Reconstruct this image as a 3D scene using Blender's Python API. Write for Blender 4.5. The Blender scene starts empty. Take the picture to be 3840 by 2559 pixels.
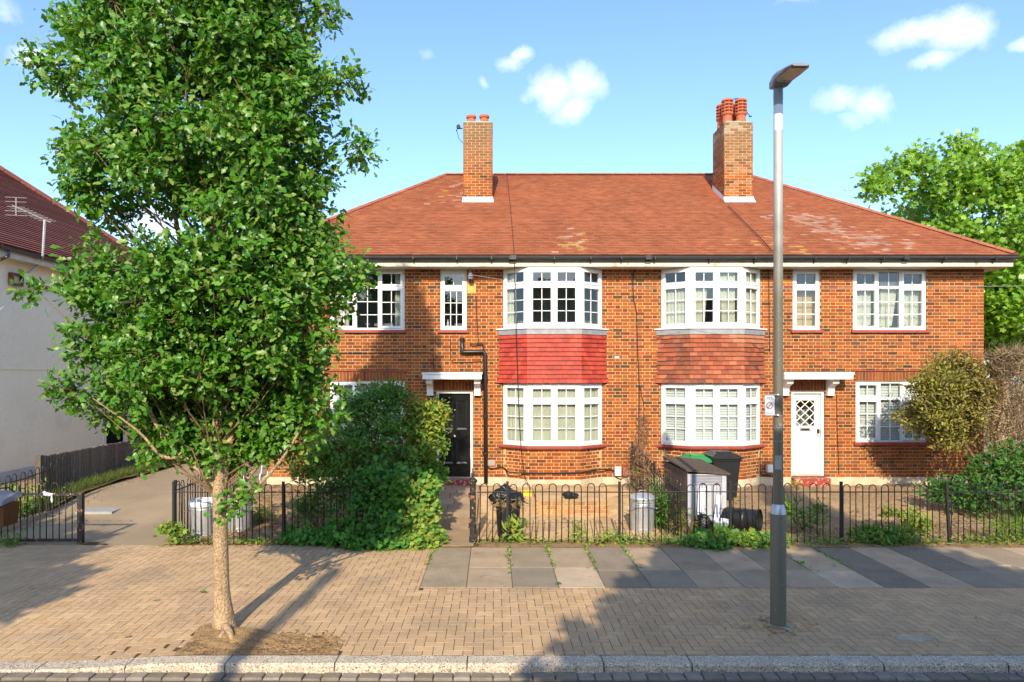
import bpy, math, random
import numpy as np
from mathutils import Matrix, Vector
R = random.Random(7)
NP = np.random.default_rng(11)
S = bpy.context.scene
COL = S.collection
rad = math.radians

# ---------------------------------------------------------------- camera
F, VX, HY, CZ = 2560.0, 1850.0, 1405.0, 2.75      # focal length in pixels of a 3840 px wide picture, level view
cam_d = bpy.data.cameras.new('camera')
cam = bpy.data.objects.new('camera', cam_d); COL.objects.link(cam)
cam.location = (0, 0, CZ); cam.rotation_euler = (rad(90), 0, 0)
cam_d.sensor_width = 36.0; cam_d.lens = F / 3840 * 36.0
cam_d.shift_x = (1920 - VX) / 3840; cam_d.shift_y = (HY - 1279.5) / 3840
cam_d.clip_start = 0.05; cam_d.clip_end = 800
S.camera = cam
def PX(px, d): return (px - VX) * d / F
def PZ(py, d): return CZ + (HY - py) * d / F

# ---------------------------------------------------------------- sun, sky, exposure
SUN_EL, SUN_AZ = rad(30.0), rad(5.5)               # sun behind the camera, a little to the left
sun_d = bpy.data.lights.new('sun', 'SUN'); sun_d.energy = 2.95; sun_d.angle = rad(0.53); sun_d.color = (1.0, 0.86, 0.64)
sun = bpy.data.objects.new('sun', sun_d); COL.objects.link(sun)
ldir = Vector((math.sin(SUN_AZ) * math.cos(SUN_EL), math.cos(SUN_AZ) * math.cos(SUN_EL), -math.sin(SUN_EL)))
sun.rotation_euler = ldir.to_track_quat('-Z', 'Y').to_euler()
sun.location = (-4, -20, 25)
W = bpy.data.worlds.new('World'); S.world = W; W.use_nodes = True
nt = W.node_tree; nt.nodes.clear(); N = nt.nodes.new; L = nt.links.new
sky = N('ShaderNodeTexSky'); sky.sky_type = 'NISHITA'; sky.sun_disc = False
sky.sun_elevation = SUN_EL; sky.sun_rotation = rad(180) + SUN_AZ
sky.altitude = 0; sky.air_density = 1.0; sky.dust_density = 0.9; sky.ozone_density = 4.4
geo = N('ShaderNodeTexCoord')
nz = N('ShaderNodeTexNoise'); nz.inputs['Scale'].default_value = 9; nz.inputs['Detail'].default_value = 6; nz.inputs['Roughness'].default_value = .6
L(geo.outputs['Generated'], nz.inputs['Vector'])
sub = N('ShaderNodeVectorMath'); sub.operation = 'SUBTRACT'; sub.inputs[1].default_value = (.5, .5, .5); L(nz.outputs['Color'], sub.inputs[0])
scl = N('ShaderNodeVectorMath'); scl.operation = 'SCALE'; scl.inputs['Scale'].default_value = .055; L(sub.outputs[0], scl.inputs[0])
add = N('ShaderNodeVectorMath'); add.operation = 'ADD'; L(geo.outputs['Generated'], add.inputs[0]); L(scl.outputs[0], add.inputs[1])
# small fair-weather clouds: compass direction x, elevation z (tangents of a view along +Y), half width, half height, density
CLOUDS = [(1905, 232, 62, 36, .9), (1938, 215, 52, 34, .9), (1808, 305, 26, 18, .4), (2080, 335, 120, 62, .95), (2178, 322, 98, 66, .98),
          (2010, 350, 80, 34, .8), (2150, 405, 75, 52, .8), (3440, 130, 150, 46, .85), (3590, 130, 115, 60, .95), (3570, 92, 75, 40, .8), (3492, 232, 78, 32, .85),
          (3150, 378, 115, 58, .75), (3260, 385, 88, 62, .85), (3180, 450, 70, 40, .5), (3825, 158, 70, 36, .9), (98, 206, 76, 40, .95),
          (212, 356, 46, 28, .8), (2990, 16, 60, 30, .45), (-10, 30, 60, 50, .5), (240, 95, 40, 20, .3), (600, 840, 110, 90, .8),
          (3700, 320, 60, 26, .25), (1590, 220, 40, 22, .2), (4300, 300, 160, 70, .9), (-700, 150, 190, 80, .9), (-1500, 420, 260, 90, .8), (5600, 200, 300, 120, .8)]
prev = None
for (cx, cy, a, b, dens) in CLOUDS:
    v = Vector(((cx - VX) / F, 1, (HY - cy) / F)); k = v.length; v.normalize()
    s1 = N('ShaderNodeVectorMath'); s1.operation = 'SUBTRACT'; L(add.outputs[0], s1.inputs[0]); s1.inputs[1].default_value = v
    s2 = N('ShaderNodeVectorMath'); s2.operation = 'MULTIPLY'; L(s1.outputs[0], s2.inputs[0])
    s2.inputs[1].default_value = (F * k / a * .8, F * k / a * .8, F * k / b * .8)
    s3 = N('ShaderNodeVectorMath'); s3.operation = 'LENGTH'; L(s2.outputs[0], s3.inputs[0])
    mr = N('ShaderNodeMapRange'); mr.interpolation_type = 'SMOOTHSTEP'
    mr.inputs[1].default_value = 1.25; mr.inputs[2].default_value = -.25; mr.inputs[3].default_value = 0; mr.inputs[4].default_value = dens
    L(s3.outputs['Value'], mr.inputs[0])
    if prev is None: prev = mr.outputs[0]
    else:
        mx = N('ShaderNodeMath'); mx.operation = 'MAXIMUM'; L(prev, mx.inputs[0]); L(mr.outputs[0], mx.inputs[1]); prev = mx.outputs[0]
nz2 = N('ShaderNodeTexNoise'); nz2.inputs['Scale'].default_value = 22; nz2.inputs['Detail'].default_value = 7; nz2.inputs['Roughness'].default_value = .65
L(add.outputs[0], nz2.inputs['Vector'])
mw = N('ShaderNodeMapRange'); mw.inputs[1].default_value = .30; mw.inputs[2].default_value = .62; mw.inputs[3].default_value = .35; mw.inputs[4].default_value = 0; L(nz2.outputs['Fac'], mw.inputs[0])
ms = N('ShaderNodeMath'); ms.operation = 'SUBTRACT'; ms.use_clamp = True; L(prev, ms.inputs[0]); L(mw.outputs[0], ms.inputs[1]); prev = ms.outputs[0]
mixc = N('ShaderNodeMix'); mixc.data_type = 'RGBA'; L(prev, mixc.inputs['Factor']); L(sky.outputs[0], mixc.inputs[6])
mixc.inputs[7].default_value = (4.9, 5.0, 5.1, 1)
bg = N('ShaderNodeBackground'); bg.inputs['Strength'].default_value = 0.15; L(mixc.outputs[2], bg.inputs['Color'])
out = N('ShaderNodeOutputWorld'); L(bg.outputs[0], out.inputs['Surface'])
vs = S.view_settings; vs.view_transform = 'Standard'; vs.look = 'None'; vs.gamma = 1; vs.use_curve_mapping = False
vs.exposure = 1.1
S.cycles.use_denoising = True
try: S.cycles.denoiser = 'OPENIMAGEDENOISE'
except Exception: pass
W.cycles.sampling_method = 'MANUAL'; W.cycles.sample_map_resolution = 256
S.cycles.max_bounces = 6; S.cycles.diffuse_bounces = 3; S.cycles.glossy_bounces = 3; S.cycles.transparent_max_bounces = 12; S.cycles.sample_clamp_indirect = 6

# ---------------------------------------------------------------- materials
def base_mat(name):
    m = bpy.data.materials.new(name); m.use_nodes = True
    t = m.node_tree; t.nodes.clear()
    o = t.nodes.new('ShaderNodeOutputMaterial'); b = t.nodes.new('ShaderNodeBsdfPrincipled')
    t.links.new(b.outputs[0], o.inputs[0])
    return m, t, b, o
def pmat(name, col=(.5, .5, .5), rough=.8, attr=False, noise=(), bump=None, metal=0, spec=.3, speck=None, patch=None):
    """noise: list of (scale, amount, detail); bump: (scale, distance); speck: (scale, threshold, colour); patch: (scale, threshold, colour, softness)"""
    m, t, b, o = base_mat(name)
    n, l = t.nodes.new, t.links.new
    g = n('ShaderNodeNewGeometry')
    if attr:
        a = n('ShaderNodeAttribute'); a.attribute_name = 'Col'; c = a.outputs['Color']
    else:
        a = n('ShaderNodeRGB'); a.outputs[0].default_value = (*col, 1); c = a.outputs[0]
    for (sc, amt, det) in noise:
        x = n('ShaderNodeTexNoise'); x.inputs['Scale'].default_value = sc; x.inputs['Detail'].default_value = det; x.inputs['Roughness'].default_value = .6
        l(g.outputs['Position'], x.inputs['Vector'])
        r = n('ShaderNodeMapRange'); r.inputs[1].default_value = .28; r.inputs[2].default_value = .72; r.inputs[3].default_value = 1 - amt; r.inputs[4].default_value = 1 + amt
        l(x.outputs['Fac'], r.inputs[0])
        s = n('ShaderNodeVectorMath'); s.operation = 'SCALE'; l(c, s.inputs[0]); l(r.outputs[0], s.inputs['Scale']); c = s.outputs[0]
    for sp in (patch, speck):
        if not sp: continue
        sps = sp if isinstance(sp, list) else [sp]
        for q in sps:
            sc, th, cc = q[:3]; soft = q[3] if len(q) > 3 else .03
            x = n('ShaderNodeTexNoise'); x.inputs['Scale'].default_value = sc; x.inputs['Detail'].default_value = 3 if len(q) < 4 else 6
            l(g.outputs['Position'], x.inputs['Vector'])
            r = n('ShaderNodeMapRange'); r.inputs[1].default_value = th; r.inputs[2].default_value = th + soft; l(x.outputs['Fac'], r.inputs[0])
            mx = n('ShaderNodeMix'); mx.data_type = 'RGBA'; l(r.outputs[0], mx.inputs['Factor']); l(c, mx.inputs[6]); mx.inputs[7].default_value = (*cc, 1); c = mx.outputs[2]
    l(c, b.inputs['Base Color'])
    b.inputs['Roughness'].default_value = rough; b.inputs['Metallic'].default_value = metal; b.inputs['Specular IOR Level'].default_value = spec
    if bump:
        x = n('ShaderNodeTexNoise'); x.inputs['Scale'].default_value = bump[0]; x.inputs['Detail'].default_value = 5
        l(g.outputs['Position'], x.inputs['Vector'])
        u = n('ShaderNodeBump'); u.inputs['Strength'].default_value = .8; u.inputs['Distance'].default_value = bump[1]
        l(x.outputs['Fac'], u.inputs['Height']); l(u.outputs[0], b.inputs['Normal'])
    return m
def leaf_mat(name, trans=.35, rough=.45, spec=.35):
    m, t, b, o = base_mat(name); n, l = t.nodes.new, t.links.new
    a = n('ShaderNodeAttribute'); a.attribute_name = 'Col'
    l(a.outputs['Color'], b.inputs['Base Color']); b.inputs['Roughness'].default_value = rough; b.inputs['Specular IOR Level'].default_value = spec
    tr = n('ShaderNodeBsdfTranslucent')
    s = n('ShaderNodeMix'); s.data_type = 'RGBA'; s.blend_type = 'MULTIPLY'; s.inputs['Factor'].default_value = 1
    l(a.outputs['Color'], s.inputs[6]); s.inputs[7].default_value = (1.7, 1.5, .5, 1); l(s.outputs[2], tr.inputs['Color'])
    mx = n('ShaderNodeMixShader'); mx.inputs[0].default_value = trans
    l(b.outputs[0], mx.inputs[1]); l(tr.outputs[0], mx.inputs[2]); l(mx.outputs[0], o.inputs[0])
    return m
def glass_mat(name):
    m, t, b, o = base_mat(name); n, l = t.nodes.new, t.links.new
    tr = n('ShaderNodeBsdfTransparent'); tr.inputs[0].default_value = (.86, .89, .88, 1)
    gl = n('ShaderNodeBsdfGlossy'); gl.inputs['Roughness'].default_value = .015; gl.inputs['Color'].default_value = (.9, .93, .96, 1)
    fr = n('ShaderNodeFresnel'); fr.inputs['IOR'].default_value = 1.75
    mx = n('ShaderNodeMixShader'); gg = n('ShaderNodeNewGeometry'); iv = n('ShaderNodeMath'); iv.operation = 'SUBTRACT'; iv.inputs[0].default_value = 1; l(gg.outputs['Backfacing'], iv.inputs[1])
    mu = n('ShaderNodeMath'); mu.operation = 'MULTIPLY'; l(fr.outputs[0], mu.inputs[0]); l(iv.outputs[0], mu.inputs[1])   # only the outer face of a pane reflects
    l(mu.outputs[0], mx.inputs[0]); l(tr.outputs[0], mx.inputs[1]); l(gl.outputs[0], mx.inputs[2]); l(mx.outputs[0], o.inputs[0])
    return m
M = {}
M['brick'] = pmat('brick_clay', attr=True, rough=.88, noise=[(30, .24, 4), (1.6, .22, 5)], bump=(160, .004), patch=(.8, .63, (.22, .085, .04), .35))
M['mortar'] = pmat('lime_mortar', (.58, .40, .20), rough=.95, noise=[(3, .15, 3), (40, .12, 3)], bump=(220, .003))
M['tile'] = pmat('clay_tile', attr=True, rough=.82, noise=[(26, .15, 4), (1.1, .13, 4)], bump=(120, .003))
M['redtile'] = pmat('painted_tile', attr=True, rough=.62, noise=[(14, .16, 4), (2.5, .14, 4)], bump=(120, .003), patch=[(9, .60, (.26, .065, .045), .15), (3, .60, (.38, .085, .055), .2)])
M['pvc'] = pmat('white_frame_paint', (.74, .74, .72), rough=.35, noise=[(3, .03, 2)], spec=.45)
M['white'] = pmat('white_gloss_paint', (.80, .79, .75), rough=.4, noise=[(5, .07, 4)], spec=.45, patch=(7, .66, (.45, .41, .34), .2))
M['cream'] = pmat('cream_fascia_paint', (.60, .55, .43), rough=.6, noise=[(9, .15, 4)], patch=[(5, .6, (.30, .25, .18), .12)])
M['glass'] = glass_mat('window_glass')
M['lead'] = pmat('lead_sheet', (.30, .31, .32), rough=.55, noise=[(9, .2, 3)], metal=.3)
M['flash'] = pmat('pale_flashing', (.60, .61, .62), rough=.6, noise=[(9, .15, 3)])
M['sill'] = pmat('red_sill_paint', (.30, .065, .045), rough=.5, noise=[(12, .18, 4)])
M['plinth'] = pmat('render_plinth', (.56, .46, .32), rough=.95, noise=[(4, .18, 5), (40, .08, 3)], bump=(90, .004), patch=(6, .62, (.30, .25, .18), .18))
M['blackpaint'] = pmat('black_gloss_paint', (.010, .010, .010), rough=.22, spec=.5, noise=[(12, .3, 3)])
M['iron'] = pmat('black_iron_paint', (.018, .018, .019), rough=.5, noise=[(20, .35, 3)], spec=.4, speck=(28, .70, (.16, .07, .03)))
M['oldiron'] = pmat('flaking_iron_paint', (.030, .028, .026), rough=.6, noise=[(14, .3, 3)], patch=[(17, .58, (.30, .13, .06), .05), (23, .66, (.55, .52, .48), .05)])
M['gutter'] = pmat('grey_gutter_plastic', (.055, .055, .060), rough=.32, noise=[(8, .2, 3)], spec=.5)
M['pipe'] = pmat('black_pipe_plastic', (.02, .018, .018), rough=.4, spec=.5)
M['concrete'] = pmat('pale_concrete', (.44, .36, .25), rough=.95, noise=[(5, .2, 5), (60, .12, 3)], bump=(70, .006))
M['pot'] = pmat('terracotta_pot', (.42, .12, .06), rough=.8, noise=[(14, .2, 4)])
M['flaunch'] = pmat('cement_flaunching', (.42, .36, .25), rough=.95, noise=[(18, .35, 5)], bump=(40, .02), patch=(16, .6, (.55, .42, .12), .1))
M['curtain'] = pmat('cream_curtain', (.60, .58, .47), rough=.95, noise=[(4, .08, 3)])
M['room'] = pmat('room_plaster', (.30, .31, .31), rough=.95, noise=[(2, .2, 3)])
M['amber'] = pmat('amber_board', (.55, .36, .15), rough=.9, noise=[(2, .1, 3)])
M['asphalt'] = pmat('road_asphalt', (.12, .105, .085), rough=.95, noise=[(1.2, .2, 5), (180, .45, 3)], bump=(160, .008), speck=(230, .70, (.30, .27, .24)))
M['drive'] = pmat('driveway_asphalt', (.32, .24, .15), rough=.95, noise=[(.8, .18, 5), (120, .25, 3)], bump=(120, .006), speck=(170, .72, (.40, .36, .30)))
M['bed'] = pmat('joint_sand', (.085, .05, .02), rough=1, noise=[(8, .4, 4)], patch=(3.5, .60, (.26, .115, .02), .08))
M['paver'] = pmat('block_paver', attr=True, rough=.93, noise=[(2.0, .16, 5), (70, .16, 3)], bump=(180, .004), speck=[(55, .655, (.74, .64, .52)), (120, .65, (.26, .18, .11)), (15, .725, (.70, .63, .54))], patch=[(.9, .54, (.30, .22, .14), .3), (2.4, .62, (.54, .32, .13), .25), (6, .66, (.22, .155, .10), .12)])
M['slab'] = pmat('paving_slab', attr=True, rough=.93, noise=[(2.6, .16, 5), (110, .14, 3)], bump=(170, .003), speck=[(60, .66, (.52, .46, .38)), (13, .715, (.60, .55, .48))], patch=[(1.5, .54, (.24, .185, .125), .3), (5, .64, (.16, .13, .10), .15)])
M['granite'] = pmat('granite_kerb', (.50, .42, .32), rough=.9, noise=[(7, .2, 4), (45, .45, 4)], bump=(32, .012), speck=[(70, .58, (.12, .10, .075)), (50, .62, (.70, .63, .52))])
M['sett'] = pmat('blue_grey_sett', attr=True, rough=.8, noise=[(9, .2, 4), (90, .15, 3)], bump=(90, .005))
M['soil'] = pmat('garden_soil', (.35, .24, .13), rough=1, noise=[(1.3, .3, 5), (30, .4, 4), (120, .3, 3)], bump=(45, .03), speck=[(60, .67, (.42, .34, .22)), (44, .70, (.06, .04, .025))])
M['drysoil'] = pmat('dry_slope', (.56, .375, .19), rough=1, noise=[(2, .22, 5), (60, .22, 3)], bump=(60, .012), patch=(2.2, .58, (.26, .18, .11), .15))
M['straw'] = pmat('needle_litter', attr=True, rough=1)
M['bark'] = pmat('oak_bark', (.40, .28, .165), rough=.95, noise=[(7, .25, 4), (55, .55, 4)], bump=(48, .03))
M['twig'] = pmat('twig_bark', (.19, .125, .07), rough=.95, noise=[(30, .3, 3)])
M['deadtwig'] = pmat('dead_twig', attr=True, rough=.95)
M['leaf'] = leaf_mat('oak_leaf', .30, .40, .5)
M['leaf2'] = leaf_mat('glossy_leaf', .26, .5, .25)
M['galv'] = pmat('galvanised_steel', (.50, .51, .52), rough=.42, metal=.55, noise=[(6, .16, 3), (40, .12, 4)])
M['bag'] = pmat('black_bin_bag', (.012, .012, .013), rough=.25, spec=.6, bump=(22, .03))
M['liner'] = pmat('pale_liner', (.62, .66, .74), rough=.4, bump=(25, .02))
M['blackplastic'] = pmat('black_plastic', (.016, .016, .017), rough=.45, noise=[(9, .2, 3)], spec=.4)
M['greyplastic'] = pmat('grey_plastic', (.20, .20, .225), rough=.5, noise=[(9, .12, 3)])
M['brownplastic'] = pmat('brown_plastic', (.115, .045, .015), rough=.5, noise=[(5, .12, 3)])
M['greenplastic'] = pmat('green_plastic', (.03, .24, .07), rough=.45)
M['yellowplastic'] = pmat('yellow_plastic', (.75, .55, .06), rough=.5)
M['greywood'] = pmat('grey_painted_boards', attr=True, rough=.7, noise=[(9, .1, 4)])
M['wood'] = pmat('weathered_boards', attr=True, rough=.95, noise=[(14, .25, 5), (60, .2, 3)], bump=(70, .006))
M['felt'] = pmat('roof_felt', (.10, .075, .055), rough=.95, noise=[(11, .3, 5), (90, .3, 3)], bump=(90, .01))
M['stucco'] = pmat('cream_render', (.90, .81, .63), rough=.95, noise=[(.5, .06, 4), (9, .045, 4)], bump=(120, .003), patch=[(1.4, .64, (.80, .72, .57), .15), (26, .66, (.52, .46, .36), .08), (.9, .6, (.72, .63, .48), .2)])
M['greyband'] = pmat('grey_plinth_paint', (.44, .47, .52), rough=.8, noise=[(5, .12, 4)])
M['roofdark'] = pmat('brown_red_tiles', attr=True, rough=.85, noise=[(20, .15, 3), (1.4, .14, 4)])
M['postpaint'] = None
M['signplate'] = pmat('sign_face', (.62, .62, .70), rough=.4, noise=[(30, .05, 3)])
M['ink'] = pmat('sign_ink', (.015, .02, .035), rough=.5)
M['pink'] = pmat('sign_pink', (.66, .50, .54), rough=.5)
M['led'] = pmat('lamp_lens', (.42, .33, .22), rough=.4, noise=[(75, .35, 2)])
M['lampgrey'] = pmat('lamp_housing', (.22, .23, .25), rough=.45, noise=[(6, .08, 3)])
M['lamplight'] = pmat('lamp_collar', (.62, .63, .65), rough=.45)
M['cable'] = pmat('black_cable', (.02, .017, .015), rough=.6)
M['cableg'] = pmat('grey_cable', (.30, .29, .28), rough=.6)
M['chrome'] = pmat('satin_metal', (.55, .55, .54), rough=.3, metal=.8)
M['yellowpatch'] = pmat('mustard_plate', (.50, .36, .10), rough=.8, noise=[(12, .2, 3)])
M['vent'] = pmat('vent_grey', (.45, .40, .34), rough=.8)
M['brownbox'] = pmat('brown_box', (.30, .12, .08), rough=.6)
M['step'] = pmat('red_step_paint', (.30, .05, .035), rough=.6, patch=[(12, .54, (.50, .36, .28), .06)])
M['doorwhite'] = pmat('white_door_paint', (.78, .77, .70), rough=.35, noise=[(3, .03, 2)])
M['dirtpatch'] = pmat('tree_pit_soil', (.30, .19, .09), rough=1, noise=[(5, .35, 5), (60, .45, 4)], bump=(50, .03), speck=[(50, .66, (.45, .30, .12))])
M['drain'] = pmat('cover_plate', (.33, .33, .31), rough=.7, noise=[(9, .15, 4)])
def lamp_post_mat():
    m, t, b, o = base_mat('lamp_column_paint'); n, l = t.nodes.new, t.links.new
    g = n('ShaderNodeNewGeometry'); sx = n('ShaderNodeSeparateXYZ'); l(g.outputs['Position'], sx.inputs[0])
    x = n('ShaderNodeTexNoise'); x.inputs['Scale'].default_value = 5; l(g.outputs['Position'], x.inputs['Vector'])
    ad = n('ShaderNodeMath'); ad.operation = 'ADD'; l(sx.outputs[2], ad.inputs[0]); l(x.outputs['Fac'], ad.inputs[1])
    r = n('ShaderNodeMapRange'); r.inputs[1].default_value = 4.1; r.inputs[2].default_value = 5.5; l(ad.outputs[0], r.inputs[0])
    mx = n('ShaderNodeMix'); mx.data_type = 'RGBA'; l(r.outputs[0], mx.inputs['Factor']); mx.inputs[6].default_value = (.15, .138, .10, 1); mx.inputs[7].default_value = (.46, .44, .40, 1)
    v = n('ShaderNodeTexNoise'); v.inputs['Scale'].default_value = 60; v.inputs['Detail'].default_value = 2; l(g.outputs['Position'], v.inputs['Vector'])
    r2 = n('ShaderNodeMapRange'); r2.inputs[1].default_value = .70; r2.inputs[2].default_value = .72; l(v.outputs['Fac'], r2.inputs[0])
    m2 = n('ShaderNodeMix'); m2.data_type = 'RGBA'; l(r2.outputs[0], m2.inputs['Factor']); l(mx.outputs[2], m2.inputs[6]); m2.inputs[7].default_value = (.4, .39, .36, 1)
    l(m2.outputs[2], b.inputs['Base Color']); b.inputs['Roughness'].default_value = .42; b.inputs['Metallic'].default_value = .15
    return m
M['postpaint'] = lamp_post_mat()

# ---------------------------------------------------------------- mesh helpers
WM = {}
def parent_to(o, p):
    if p is None: return
    o.parent = p; o.matrix_parent_inverse = WM[p.name].inverted()
def finish(o, parent, world=None):
    COL.objects.link(o)
    WM[o.name] = world if world is not None else Matrix()
    if world is not None: o.matrix_basis = world
    parent_to(o, parent)
    return o
def thing(name, label, cat, loc=(0, 0, 0), group=None):
    o = bpy.data.objects.new(name, None); o.empty_display_size = .2
    finish(o, None, Matrix.Translation(loc)); return tag(o, label, cat, group)
def tag(o, label=None, cat=None, group=None, kind=None):
    if label: o['label'] = label
    if cat: o['category'] = cat
    if group: o['group'] = group
    if kind: o['kind'] = kind
    return o
def copy_tree(o, world, parent=None):
    c = o.copy(); COL.objects.link(c); WM[c.name] = world if world is not None else Matrix()
    if parent is None: c.matrix_basis = world
    else: c.parent = parent
    for ch in [x for x in o.children]:
        copy_tree(ch, None, c)
    return c
class MB:
    def __init__(s): s.v = []; s.f = []; s.c = []
    def face(s, pts, col=None):
        b = len(s.v); s.v.extend(pts); s.f.append(tuple(range(b, b + len(pts)))); s.c.append(col)
    def box(s, x0, x1, y0, y1, z0, z1, col=None, skip=''):
        b = len(s.v)
        s.v += [(x0, y0, z0), (x1, y0, z0), (x1, y1, z0), (x0, y1, z0), (x0, y0, z1), (x1, y0, z1), (x1, y1, z1), (x0, y1, z1)]
        for k, q in (('d', (0, 3, 2, 1)), ('u', (4, 5, 6, 7)), ('f', (0, 1, 5, 4)), ('r', (1, 2, 6, 5)), ('b', (2, 3, 7, 6)), ('l', (3, 0, 4, 7))):
            if k in skip: continue
            s.f.append(tuple(b + i for i in q)); s.c.append(col)
    def cbox(s, x0, x1, y0, y1, z0, z1, ch, col=None):
        """box with chamfered front (-Y) edges"""
        c = ch; b = len(s.v)
        s.v += [(x0, y1, z0), (x1, y1, z0), (x1, y1, z1), (x0, y1, z1), (x0, y0 + c, z0), (x1, y0 + c, z0), (x1, y0 + c, z1), (x0, y0 + c, z1),
                (x0 + c, y0, z0 + c), (x1 - c, y0, z0 + c), (x1 - c, y0, z1 - c), (x0 + c, y0, z1 - c)]
        for q in ((8, 9, 10, 11), (4, 5, 9, 8), (5, 6, 10, 9), (6, 7, 11, 10), (7, 4, 8, 11), (0, 1, 5, 4), (1, 2, 6, 5), (2, 3, 7, 6), (3, 0, 4, 7)):
            s.f.append(tuple(b + i for i in q)); s.c.append(col)
    def tbox(s, x0, x1, y0, y1, z0, z1, ch, col=None):
        """box with chamfered top edges"""
        c = ch; b = len(s.v)
        s.v += [(x0, y0, z0), (x1, y0, z0), (x1, y1, z0), (x0, y1, z0), (x0, y0, z1 - c), (x1, y0, z1 - c), (x1, y1, z1 - c), (x0, y1, z1 - c),
                (x0 + c, y0 + c, z1), (x1 - c, y0 + c, z1), (x1 - c, y1 - c, z1), (x0 + c, y1 - c, z1)]
        for q in ((8, 9, 10, 11), (4, 5, 9, 8), (5, 6, 10, 9), (6, 7, 11, 10), (7, 4, 8, 11), (0, 1, 5, 4), (1, 2, 6, 5), (2, 3, 7, 6), (3, 0, 4, 7)):
            s.f.append(tuple(b + i for i in q)); s.c.append(col)
    def prism(s, poly, z0, z1, col=None, cap=True):
        n = len(poly); b = len(s.v)
        s.v += [(x, y, z0) for x, y in poly] + [(x, y, z1) for x, y in poly]
        for i in range(n):
            j = (i + 1) % n; s.f.append((b + i, b + j, b + n + j, b + n + i)); s.c.append(col)
        if cap:
            s.f.append(tuple(b + n + i for i in range(n))); s.c.append(col)
            s.f.append(tuple(b + n - 1 - i for i in range(n))); s.c.append(col)
    def tube(s, path, r, n=6, col=None, cap=True):
        path = [Vector(p) for p in path]; k = len(path); rs = r if isinstance(r, (list, tuple)) else [r] * k
        b = len(s.v); ref = None
        for i, p in enumerate(path):
            d = (path[min(i + 1, k - 1)] - path[max(i - 1, 0)]).normalized()
            if ref is None: ref = Vector((1, 0, 0)) if abs(d.x) < .8 else Vector((0, 1, 0))
            u = (ref - d * ref.dot(d)).normalized(); w = d.cross(u); ref = u
            for j in range(n):
                a = 2 * math.pi * j / n; q = p + (u * math.cos(a) + w * math.sin(a)) * rs[i]; s.v.append(tuple(q))
        for i in range(k - 1):
            for j in range(n):
                j2 = (j + 1) % n
                s.f.append((b + i * n + j, b + i * n + j2, b + (i + 1) * n + j2, b + (i + 1) * n + j)); s.c.append(col)
        if cap:
            s.f.append(tuple(b + n - 1 - j for j in range(n))); s.c.append(col)
            s.f.append(tuple(b + (k - 1) * n + j for j in range(n))); s.c.append(col)
    def lathe(s, prof, c, n=20, col=None, axis='z', wob=None):
        b = len(s.v)
        for (r, h) in prof:
            for j in range(n):
                a = 2 * math.pi * j / n; rr = r * (wob(a, h) if wob else 1)
                if axis == 'z': s.v.append((c[0] + rr * math.cos(a), c[1] + rr * math.sin(a), c[2] + h))
                elif axis == 'x': s.v.append((c[0] + h, c[1] + rr * math.cos(a), c[2] + rr * math.sin(a)))
                else: s.v.append((c[0] + rr * math.cos(a), c[1] + h, c[2] - rr * math.sin(a)))
        for i in range(len(prof) - 1):
            for j in range(n):
                j2 = (j + 1) % n; s.f.append((b + i * n + j, b + i * n + j2, b + (i + 1) * n + j2, b + (i + 1) * n + j)); s.c.append(col)
    def grid(s, fn, nu, nv, col=None):
        b = len(s.v)
        for i in range(nu + 1):
            for j in range(nv + 1): s.v.append(tuple(fn(i / nu, j / nv)))
        for i in range(nu):
            for j in range(nv):
                a = b + i * (nv + 1) + j; s.f.append((a, a + nv + 1, a + nv + 2, a + 1)); s.c.append(col)
    def xform(s, m):
        s.v = [tuple(m @ Vector(p)) for p in s.v]; return s
    def mesh(s, name, mat, smooth=False):
        me = bpy.data.meshes.new(name); me.from_pydata(s.v, [], s.f)
        if mat: me.materials.append(mat)
        if any(c is not None for c in s.c):
            at = me.attributes.new('Col', 'FLOAT_COLOR', 'FACE')
            at.data.foreach_set('color', [x for c in s.c for x in ((*c, 1) if c is not None else (.5, .5, .5, 1))])
        if smooth:
            me.polygons.foreach_set('use_smooth', [True] * len(me.polygons))
        return me
    def build(s, name, mat, parent=None, smooth=False, world=None):
        me = s.mesh(name, mat, smooth)
        return finish(bpy.data.objects.new(name, me), parent, world)
def inst(name, me, loc, parent, rot=None):
    w = Matrix.Translation(loc)
    if rot is not None: w = w @ rot
    return finish(bpy.data.objects.new(name, me), parent, w)
def vary(c, a, r=R):
    k = 1 + r.uniform(-a, a); return tuple(max(0, x * k * (1 + r.uniform(-a, a) * .25)) for x in c)
def lerp(a, b, t): return tuple(x + (y - x) * t for x, y in zip(a, b))

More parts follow.
